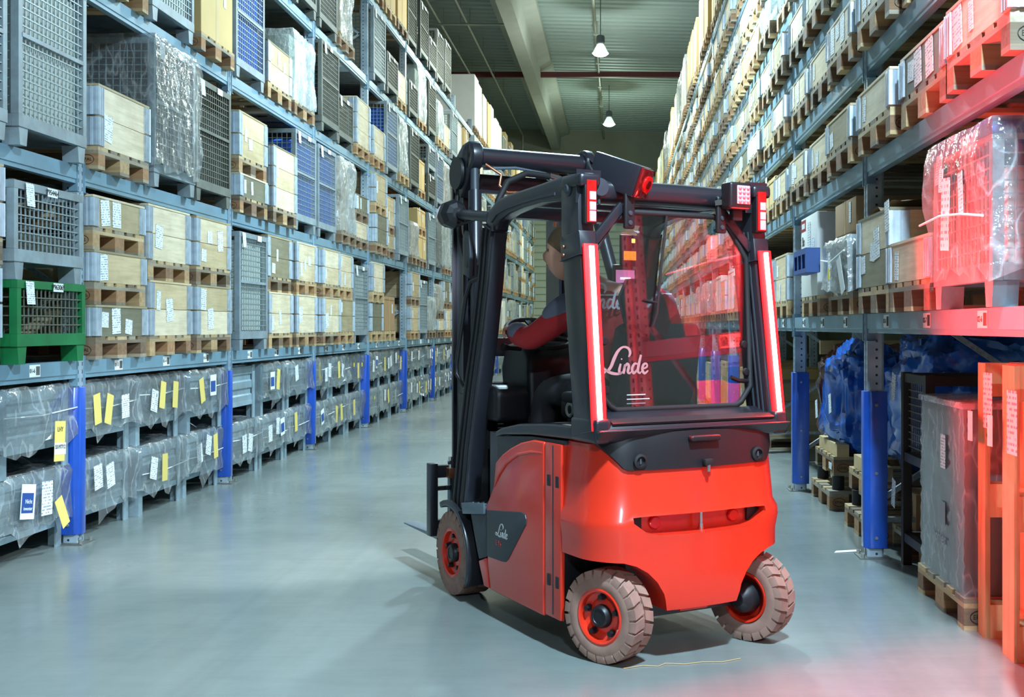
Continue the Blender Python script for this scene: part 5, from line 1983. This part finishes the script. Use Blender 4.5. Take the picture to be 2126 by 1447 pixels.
# ------------------------------------------------------------------ goods placed one by one
def place(kind, name, me, cat, label, x, y, z, side, near=True, group=None, **kw):
    o = obj(name, None if near else me, None, (x, y, z), 0 if side < 0 else math.pi)
    tag(o, label, cat, group)
    d = dict(kw)
    d.update(t=o, near=near, Y=y, s=-1 if side < 0 else 1, r=random.Random(kw.get('seed', 1)))
    if kind in PUT:
        PUT[kind](d)
    return o


def paper(parent, p, w, h, rot=(0, 0, 0), mat=None, name='label', up=False):
    """sheet facing local +x, hanging down from p"""
    z0, z1 = (0, h) if up else (-h, 0)
    me = cached(('paper', w, h, (mat or PAPER).name, name, up), lambda: MB().box(0, .0015, -w / 2, w / 2, z0, z1).mesh(name, mat or PAPER))
    return obj(name, me, parent, p, rot)


TOPZ = RZ[0] + .001
XF = XR - .05                                    # front line of the loads on the right rack

# film-covered cage at the right edge of the picture
BLUE_RIM = plain('cage_blue_rim', srgb(26, 58, 140), .5, 0, wear=.3)
CG = place('cage', 'mesh_cage', None, 'cage', 'low steel mesh cage under film with blue rim, lit red, right shelf edge', XF, 4.80, TOPZ, 1, True,
           'loads on the right rack: mesh cages', h=.68, paint=CAGE_GREY, wire=WIRE, seed=3)
MB().box(-1.205, .004, -.414, .414, .655, .70).box(-1.17, -.03, -.38, .38, .62, .66).obj('blue_rim', BLUE_RIM, CG)
obj('print', text_mesh('SG4-OW', .055, plain('white_print', srgb(225, 225, 225), .6), bold=.001), CG, (.0055, .12, .675), RX)
fc = obj('film_cover', film_mesh(.86, 1.24, .60, 77, FILM, .03, .06, .012), None, (XF, 4.80, TOPZ + .12), math.pi)
tag(fc, 'crumpled clear film over the red-lit cage at the right edge', 'film cover')
paper(fc, (.055, -.02, .42), .12, .30, (R(-4), 0, 0), name='document_pouch')
paper(fc, (.05, .16, .42), .06, .17, (R(5), 0, 0))
paper(fc, (.052, -.10, .47), .06, .10, (R(-6), 0, 0))
obj('string', MB().tube([(.05, -.46, .26), (.06, -.1, .27), (.06, .2, .25), (.05, .45, .22)], .005, 6).mesh('string', CORD), fc)
lg = place('liner', 'cage_contents', None, 'goods', 'pale sheet goods inside the red-lit cage at the right edge', XF, 4.80, TOPZ, 1, True)
MB().box(-1.12, -.06, -.35, .35, .15, .54).obj('bundle', LINER_W, lg, bevel=.02, seg=1)

# one-collar box and tall two-collar box left of it, brown crate behind
for y, n, sd, nm in ((5.68, 1, 31, 'single'), (6.44, 2, 8, 'double')):
    place('pallet', 'pallet', None, 'pallet', 'wooden pallet under the %s-collar box beside the red-lit cage' % nm, XF, y, TOPZ, 1, True, 'loads on the right rack: pallets', seed=sd)
    h = n
    place('collar', 'collar_box', None, 'box', 'wooden %s-collar box on right shelf, %s' % (nm, 'next to the red-lit cage' if n == 1 else 'in front of the near right post'), XF, y, TOPZ + .146, 1, True,
          'loads on the right rack: collar boxes', n=n, seed=sd + 1)
cr = thing('wooden_crate', 'brown plank crate with black strap behind the single-collar box', 'crate', (XF + .55, 5.75, TOPZ + .36), math.pi)
for k in range(4):
    MB().box(-.55, 0, -.42, .42, k * .055, k * .055 + .053).obj('plank', W_COLLAR_X, cr)
MB().box(-.556, .004, -.06, -.03, -.002, .226).obj('strap', BLACKP, cr)
wr = thing('wrapping_paper', 'crumpled brown paper flap on top of the tall double-collar box', 'paper', (XF + .02, 6.44, TOPZ + .146 + 2 * CH + .016), math.pi)
fl_ = MB()
rows = []
for i in range(9):
    row = []
    for j in range(9):
        x, y = -.02 - .35 * i / 8, -.3 + .62 * j / 8
        row.append((x, y, .02 + .035 * mnoise.noise(Vector((x * 8, y * 7, 2))) + .05 * max(0, (y - .15)) + .02 * math.sin(j)))
    rows.append(row)
fl_.grid(rows)
fl_.obj('flap', CARDB_BROWN, wr, smooth=60, fix=False)
p_ = paper(wr, (.03, .36, .03), .10, .16, (R(6), 0, 0), name='tag')

# film-wrapped cage with a carton on top, white carton behind it
for y, nm in ((7.42, 'grey film-wrapped cage'), (8.55, 'tall white carton')):
    place('pallet', 'pallet', None, 'pallet', 'wooden pallet under the %s, right shelf' % nm, XF, y, TOPZ, 1, True, 'loads on the right rack: pallets', seed=int(y * 10))
wf = thing('wrapped_load', 'cage-shaped load wrapped in crumpled grey film, right of the white carton', 'wrapped goods', (XF - .0, 7.42, TOPZ + .146), math.pi)
MB().box(-1.05, -.02, -.36, .36, 0, .31).obj('goods', plain('grey_goods', srgb(120, 126, 120), .7, wear=.3), wf, bevel=.02)
obj('film', film_mesh(.76, 1.1, .34, 91, FILM_MILK, .04, .05, .012), wf)
obj('string', MB().tube([(.05, -.40, .22), (.06, 0, .19), (.05, .40, .24)], .006, 6).mesh('string', CORD), wf)
paper(wf, (.06, .26, .20), .13, .22, (R(14), R(6), 0), PAPER_PLAIN, 'hanging_sheet')
pc = paper(wf, (.065, -.02, .25), .07, .24, name='tag')
MB().box(.0016, .0024, -.03, .03, -.17, -.10).obj('yellow_field', YELLOW_S, pc)
cb_ = thing('carton', 'brown cardboard carton on top of the grey film-wrapped load', 'carton', (XF + .05, 7.50, TOPZ + .146 + .375), math.pi)
MB().box(-.62, 0, -.34, .34, 0, .21).obj('box', CARDB_BROWN, cb_, bevel=.006)
MB().box(0, .0015, -.02, .02, 0, .21).obj('tape', TAPE, cb_)
paper(cb_, (.002, .17, .19), .06, .13)
ring_ = [(-.3 + .05 * math.cos(a), .3415,   .105 + .05 * math.sin(a)) for a in [2 * math.pi * k / 20 for k in range(20)]]
MB().tube(ring_, .004, 4, closed=True).obj('printed_ring', BLACK, cb_)
obj('print', text_mesh('RESY', .035, BLACK, bold=.001), cb_, (-.3, .3415, .105), RYB)
wc = thing('white_carton', 'tall white carton with red label and black lettering, right shelf', 'carton', (XF - .0, 8.62, TOPZ + .146), math.pi)
MB().box(-.8, 0, -.36, .36, 0, .60).obj('box', WHITE_BOX, wc, bevel=.006)
rl_ = MB().box(0, .0015, -.36, -.14, .50, .585).obj('red_label', plain('label_red', srgb(170, 26, 40), .5), wc)
MB().box(.0016, .0022, -.32, -.18, .52, .56).obj('label_field', PAPER_PLAIN, rl_)
paper(wc, (.002, .02, .55), .12, .2)
paper(wc, (.002, .2, .42), .1, .16)
obj('print', text_mesh('Bo', .10, BLACK, bold=.002), wc, (.001, -.25, .42), RX)
bp_ = thing('blue_crate', 'small blue slatted crate hanging in front of the white carton', 'crate', (XF - .02, 8.30, TOPZ + .30), math.pi)
BLC = plain('crate_blue', srgb(52, 84, 150), .6, wear=.3)
MB().box(0, .10, -.28, .28, .13, .17).obj('top_rail', BLC, bp_)
MB().box(0, .10, -.28, .28, 0, .03).obj('bottom_rail', BLC, bp_)
for k in range(4):
    MB().box(.0, .10, -.28 + k * .1733, -.24 + k * .1733, .03, .13).obj('upright_slat', BLC, bp_)
MB().box(.004, .06, -.27, .27, .03, .13).obj('film_fill', plain('brown_filling', srgb(120, 96, 80), .5, wear=.5, wear_scale=30), bp_)

# pallets stood on end at the right edge, seen along their edges
FRESH = {}


def fresh(me, mat):
    k = (me.name, mat.name)
    if k not in FRESH:
        c = me.copy()
        c.materials[0] = mat
        FRESH[k] = c
    return FRESH[k]


ST_M = Matrix(((0, 0, -1), (0, 1, 0), (1, 0, 0)))
ord_ = ['front', 'middle', 'rear']
for i in range(3):
    t = thing('pallet', '%s one of three pale pallets stood on end at the right edge' % ord_[i], 'pallet', (1.744 + i * .152, 4.775 + (.0, .04, -.02)[i], 1.2), group='pallets stood on end')
    t.rotation_euler = ST_M.to_euler()
    if i == 0:                                   # underside towards the aisle
        t.rotation_euler = Matrix(((0, 0, 1), (0, -1, 0), (1, 0, 0))).to_euler()
        t.location.x = 1.60
    for nm, me, l in pallet_parts():
        obj(nm, fresh(me, W_FRESH_X if nm != 'stringer_board' else W_PALLET_Y), t, l)
t = thing('document_pouch', 'nearer printed document pouch hung on the upright pallets', 'document', (1.597, 4.72, 1.10), math.pi, 'pouches on the upright pallets')
paper(t, (0, 0, 0), .12, .26, (0, 0, 0), name='sheet')
t = thing('document_pouch', 'farther printed document pouch hung on the upright pallets', 'document', (1.597, 5.03, 1.16), math.pi, 'pouches on the upright pallets')
paper(t, (0, 0, 0), .12, .24, (0, 0, 0), name='sheet')
for y, x, lab in ((4.88, 1.58, 'white curled inventory tag on the upright pallets, nearer the camera'), (5.12, 1.57, 'white curled inventory tag beside the grey wrapped box')):
    t = thing('inventory_tag', lab, 'tag', (x, y, .99), math.pi - R(20), 'inventory tags')
    tg = MB()
    rows = []
    for k in range(9):
        a = -.9 + k * .28
        rows.append([(.012 + .02 * math.cos(a * 1.3), -.05 + .1 * k / 8, -.13), (.012 + .02 * math.cos(a * 1.3), -.05 + .1 * k / 8, 0)])
    tg.grid(rows)
    tg.obj('curled_sheet', PAPER_PLAIN, t, smooth=60, fix=False)
    obj('print', text_mesh('INV', .03, BLACK), t, (.034, -.01, -.045), RX)
    obj('print', text_mesh('Menge', .018, BLACK), t, (.034, -.01, -.085), RX)

# grey stretch-wrapped box on a pallet
pb = place('pallet', 'pallet', None, 'pallet', 'wooden pallet on floor under the grey stretch-wrapped box', 1.545, 5.60, 0, 1, True, 'pallets on the floor, right', seed=5)
gb = thing('stretch_wrapped_box', 'tall dark grey box tightly wrapped in stretch film', 'box', (1.56, 5.60, .146), math.pi)
GREYB = plain('grey_board', srgb(92, 102, 106), .55, wear=.2, wear_scale=4)
MB().box(-1.0, -.006, -.36, .36, 0, .84).obj('box', GREYB, gb, bevel=.012)
wrapm = MB()
rows = []
for j in range(30):
    z = -.05 + .90 * j / 29
    row = []
    for i, (x, y) in enumerate([(0, -.37 + .74 * k / 12) for k in range(13)] + [(-1.01, .37 - .74 * k / 12) for k in range(13)]):
        dsp = .006 + .004 * math.sin(z * 90 + y * 30) + .006 * mnoise.noise(Vector((y * 9, z * 14, x)))
        row.append((x + (dsp if x > -.5 else -dsp), y * (1 + .01), z))
    rows.append(row)
wrapm.grid(rows, closed=True)
wrapm.obj('stretch_film', FILM_TIGHT, gb, smooth=60, fix=False)
MB().obox((-.5, 0, .855), (1.04, .77, .03)).obj('film_top', FILM_MILK, gb, bevel=.01)
paper(gb, (.014, .06, .70), .08, .16)
paper(gb, (.013, .05, .38), .09, .11, mat=plain('grey_print', srgb(130, 140, 144), .6), name='faded_label')
obj('print', text_mesh('bohler', .085, plain('pale_print', srgb(150, 160, 164), .6), bold=.0005), gb, (.0135, -.01, .20), RX)

# pallets with blue bagged goods between the right-hand posts
SPACER = plain('black_spacer', srgb(28, 28, 32), .6)


def spacers(x, y, z, lab):
    t = thing('spacer_blocks', lab, 'spacers', (x, y, z), math.pi)
    for px in (-.08, -.6, -1.1):
        for py in (-.32, .32):
            MB().cyl((px, py, 0), (px, py, .10), .045, n=14).obj('spacer', SPACER, t, smooth=40)


def blue_bundle(name, label, c, s, seed, mat, group):
    b = MB()
    r_ = random.Random(seed)
    rows = []
    off = r_.uniform(0, 50)
    for i in range(41):
        th = math.pi * i / 40
        row = []
        for j in range(60):
            ph = 2 * math.pi * j / 60
            d = Vector((math.sin(th) * math.cos(ph), math.sin(th) * math.sin(ph), math.cos(th)))
            e = Vector([math.copysign(abs(v) ** .65, v) for v in d])
            k = 1 + .20 * mnoise.noise(d * 2.2 + Vector((off, 0, 0))) + .20 * abs(mnoise.noise(d * 4 + Vector((0, off, 0)))) - .14 * abs(mnoise.noise(d * 9 + Vector((0, 0, off))))
            row.append((e.x * s[0] * k, e.y * s[1] * k, max(e.z * s[2] * k, -s[2] * .96)))
        rows.append(row)
    b.grid(rows, closed=True)
    o = b.obj(name, mat, None, smooth=50, loc=c)
    tag(o, label, 'bag', group)
    return o


BLUEBAG = plain('blue_polythene', srgb(44, 112, 214), .18, 0, wear=.5, wear_scale=5, wear_col=srgb(22, 60, 140), coat=.6, bump_s=.9)
GB_ = 'blue bagged goods under the right rack'
for y, nm in ((9.0, 'far'), (7.62, 'near')):
    w = 'behind the near right post' if nm == 'near' else 'beyond the near right post'
    place('pallet', 'pallet', None, 'pallet', 'lower of two stacked floor pallets, %s' % w, 1.56, y, 0, 1, True, 'pallets on the floor, right', seed=int(y * 3))
    spacers(1.56, y, .146, 'black spacer rollers between stacked floor pallets, %s' % w)
    place('pallet', 'pallet', None, 'pallet', 'upper of two stacked floor pallets, %s' % w, 1.60, y + .05, .248, 1, True, 'pallets on the floor, right', seed=int(y * 5))
    bl = MB().box(-.09, 0, -.38, .38, 0, .09).obj('timber', W_FRESH_X, None, loc=(1.62, y, .394))
    bl.rotation_euler = (0, 0, math.pi)
    tag(bl, 'square timber bearer lying on the upper floor pallet, %s' % w, 'timber')
    paper(place('tagholder', 'pallet_label', None, 'label', 'white barcode sticker on the floor pallets, %s' % w, 1.598, y - .25, .34, 1), (.004, 0, 0), .12, .05)
blue_bundle('blue_bag', 'shiny blue plastic bag of goods tied with string, beyond the near post', (1.90, 8.95, .80), (.30, .42, .40), 3, BLUEBAG, GB_)
blue_bundle('blue_bag', 'dark blue plastic bag of goods behind the near right post', (2.28, 7.75, .86), (.46, .55, .46), 9, BLUEBAG, GB_)
blue_bundle('blue_bag', 'small light blue bag hanging low beside the near right post', (1.60, 7.20, .50), (.05, .14, .13), 14, plain('light_blue_polythene', srgb(70, 150, 200), .2, 0, coat=.5, wear=.3), GB_)
blue_bundle('clear_bag', 'brownish clear bag of parts between blue bag and far post', (2.05, 9.75, .80), (.35, .25, .42), 23, plain('brown_polythene', srgb(120, 70, 70), .2, 0, coat=.6, wear=.4), 'bagged goods under the right rack')
for y, lab in ((8.62, 'white tag on the shiny blue bag, upper right'), (9.2, 'white tag on the shiny blue bag, lower left')):
    t = thing('goods_tag', lab, 'tag', (1.565, y, .86 if y < 9 else .78), math.pi, 'tags on the blue bags')
    paper(t, (0, 0, 0), .10, .14, (R(12), 0, 0), name='sheet')
bm_ = MB().box(-1.9, 0, -.03, .03, 0, .12).obj('timber', W_FRESH_X, None, loc=(1.75, 10.1, 1.12))
bm_.rotation_euler = (0, 0, math.pi)
tag(bm_, 'long pine plank lying across under the first right shelf', 'timber')
tp_ = MB().box(-.05, .05, -.04, .04, 0, 1.12).obj('timber_post', W_FRESH, None, loc=(1.9, 10.1, 0))
tag(tp_, 'upright pine post carrying the plank under the right shelf', 'timber')
tp_ = MB().box(-.05, .05, -.04, .04, 0, 1.12).obj('timber_post', W_FRESH, None, loc=(3.4, 10.1, 0))
tag(tp_, 'upright pine post under the far end of the plank', 'timber')

# dark tubular stillage behind the grey box
sf = thing('tube_stillage', 'dark brown tubular stillage frame behind the grey wrapped box', 'stillage', (1.62, 6.42, 0), math.pi)
DKT = plain('stillage_dark', srgb(58, 48, 44), .5, .3, wear=.4)
for x in (-.03, -.95):
    for y in (-.24, .24):
        MB().box(x - .025, x + .025, y - .025, y + .025, 0, 1.10).obj('post', DKT, sf)
for z in (.16, .62, 1.07):
    MB().box(-.03 - .02, -.03 + .02, -.24, .24, z - .025, z + .025).obj('rail', DKT, sf)
    for y in (-.24, .24):
        MB().box(-.95, -.03, y - .02, y + .02, z - .025, z + .025).obj('rail', DKT, sf)
wsf = wires(.42, .40, .04, .003, 'x', WIRE_DARK)
obj('wire_mesh', wsf, sf, (-.04, 0, .64))['kind'] = 'stuff'
for z, lab in ((1.09, 'white inventory tag at the top of the dark stillage'), (.48, 'white inventory tag low on the dark stillage')):
    t = thing('inventory_tag', lab, 'tag', (1.588, 6.70, z), math.pi, 'inventory tags')
    paper(t, (0, 0, 0), .085, .16, (R(-10), 0, 0), name='sheet')
cx_ = thing('carton', 'small brown carton with white label behind the near right post', 'carton', (1.75, 7.0, .15), math.pi)
MB().box(-.4, 0, -.16, .16, 0, .22).obj('box', CARDB_BROWN, cx_, bevel=.005)
paper(cx_, (.002, .03, .18), .10, .14)
place('pallet', 'pallet', None, 'pallet', 'floor pallet under the small brown carton', 1.70, 7.0 - .12, 0, 1, True, 'pallets on the floor, right', seed=66)
lf = MB().add([(0, 0, 0), (.16, .02, .004), (.17, .06, .006), (.02, .05, 0), (0, 0, .002), (.16, .02, .006), (.17, .06, .008), (.02, .05, .002)],
              [(0, 3, 2, 1), (4, 5, 6, 7), (0, 1, 5, 4), (1, 2, 6, 5), (2, 3, 7, 6), (3, 0, 4, 7)]).obj('paper_scrap', PAPER_PLAIN, None, loc=(1.30, 7.0, 0))
tag(lf, 'white paper scrap lying on the floor by the near right post', 'paper')

# goods farther along the floor under the right rack
rr2 = random.Random(5)
for bi in range(2, 11):
    for si in range(2):
        y = YR0 + bi * PITCH + .75 + si * 1.3
        where = 'right floor, %s bay past near post, %s' % (ORD[bi], ('near half', 'far half')[si])
        place('pallet', 'pallet', PALLET_ONE, 'pallet', 'wooden pallet on ' + where, 1.54, y, 0, 1, False, 'pallets on the floor, right', seed=bi)
        k = rr2.randrange(3)
        if k == 0:
            blue_bundle('blue_bag', 'blue plastic bag on pallet, ' + where, (2.0, y, .62), (.38, .36, .48), bi * 7 + si, BLUEBAG, GB_)
        elif k == 1:
            place('carton', 'carton', cached(('carton', .7, 'K'), lambda: carton_mesh(.76, 1.1, .7, CARDB)), 'carton', 'buff carton on pallet, ' + where, 1.56, y, .146, 1, False, 'cartons on the floor, right', w=.76, d=1.1, h=.7, seed=bi)
        else:
            place('collar', 'collar_box', collar_one(3), 'box', 'triple-collar wooden box, ' + where, 1.55, y, .146, 1, False, 'collar boxes on the floor, right', n=3, seed=bi)

# ------------------------------------------------------------------ written cards on the near bins, left; carton lettering
def by_label(txt):
    for e in QUEUE:
        if e['label'] == txt and 'o' in e:
            return e['o']


o_ = by_label('clear film bag over steel bin, upper on floor, left rack, first bay, far slot')
if o_:
    for c in list(o_.children):
        bpy.data.objects.remove(c)
    c = paper(o_, (.075, .16, .14), .13, .24, (R(-4), 0, 0), YELLOW, 'yellow_card')
    obj('print', text_mesh('LHY', .04, BLACK), c, (.002, 0, -.05), RX)
    n_ = MB().box(.0016, .0026, -.065, .075, -.20, -.13).obj('number_strip', PAPER_PLAIN, c)
    obj('print', text_mesh('55197712', .032, BLACK, bold=.0008), n_, (.003, .005, -.155), RX)
    obj('string', STRING, o_)
o_ = by_label('clear film bag over steel bin, lower on floor, left rack, first bay, far slot')
if o_:
    for c in list(o_.children):
        bpy.data.objects.remove(c)
    c = paper(o_, (.072, -.12, .30), .16, .20, (R(-8), 0, 0), PAPER_PLAIN, 'sign_card')
    MB().box(.0016, .0022, -.072, .06, -.165, -.05).obj('blue_field', BLUE_PRINT, c)
    obj('print', text_mesh('Nicht', .035, PAPER_PLAIN), c, (.0026, .005, -.10), RX)
    obj('print', text_mesh('inventur', .030, PAPER_PLAIN), c, (.0026, .0, -.14), RX)
    c = paper(o_, (.075, .09, .29), .13, .20, (R(-3), 0, 0))
    c = paper(o_, (.085, .20, .17), .10, .18, (R(18), R(-8), 0), YELLOW, 'yellow_card')
for e in QUEUE:
    if e['label'].startswith('tall buff cardboard carton on pallet, left rack, third shelf, second bay, far') and 'o' in e:
        logo('logo_lettering', .34, lambda u, v, t: (.0022 + t, -.10 + u, .58 + v), BLACK, e['o'])

sw = MB().tube([(.02, 4.62, .003), (.10, 4.66, .003), (.16, 4.65, .003), (.19, 4.69, .003), (.27, 4.68, .003), (.34, 4.71, .003), (.42, 4.71, .003), (.50, 4.76, .003)], .0015, 5).obj('straw_thread', plain('straw', srgb(206, 168, 110), .8), None, smooth=60)
tag(sw, 'thin straw-coloured binding thread lying on the floor behind the truck', 'thread')
# front work lamp of the truck shines on the floor ahead
sp = bpy.data.lights.new('front_lamp_beam', 'SPOT')
sp.energy, sp.color, sp.spot_size, sp.spot_blend, sp.shadow_soft_size = 160, (.86, .95, 1), R(75), .6, .05
so = obj('front_lamp_beam', sp, fk, (-.492, 1.50, 1.928))
so.rotation_euler = (R(48), 0, R(12))
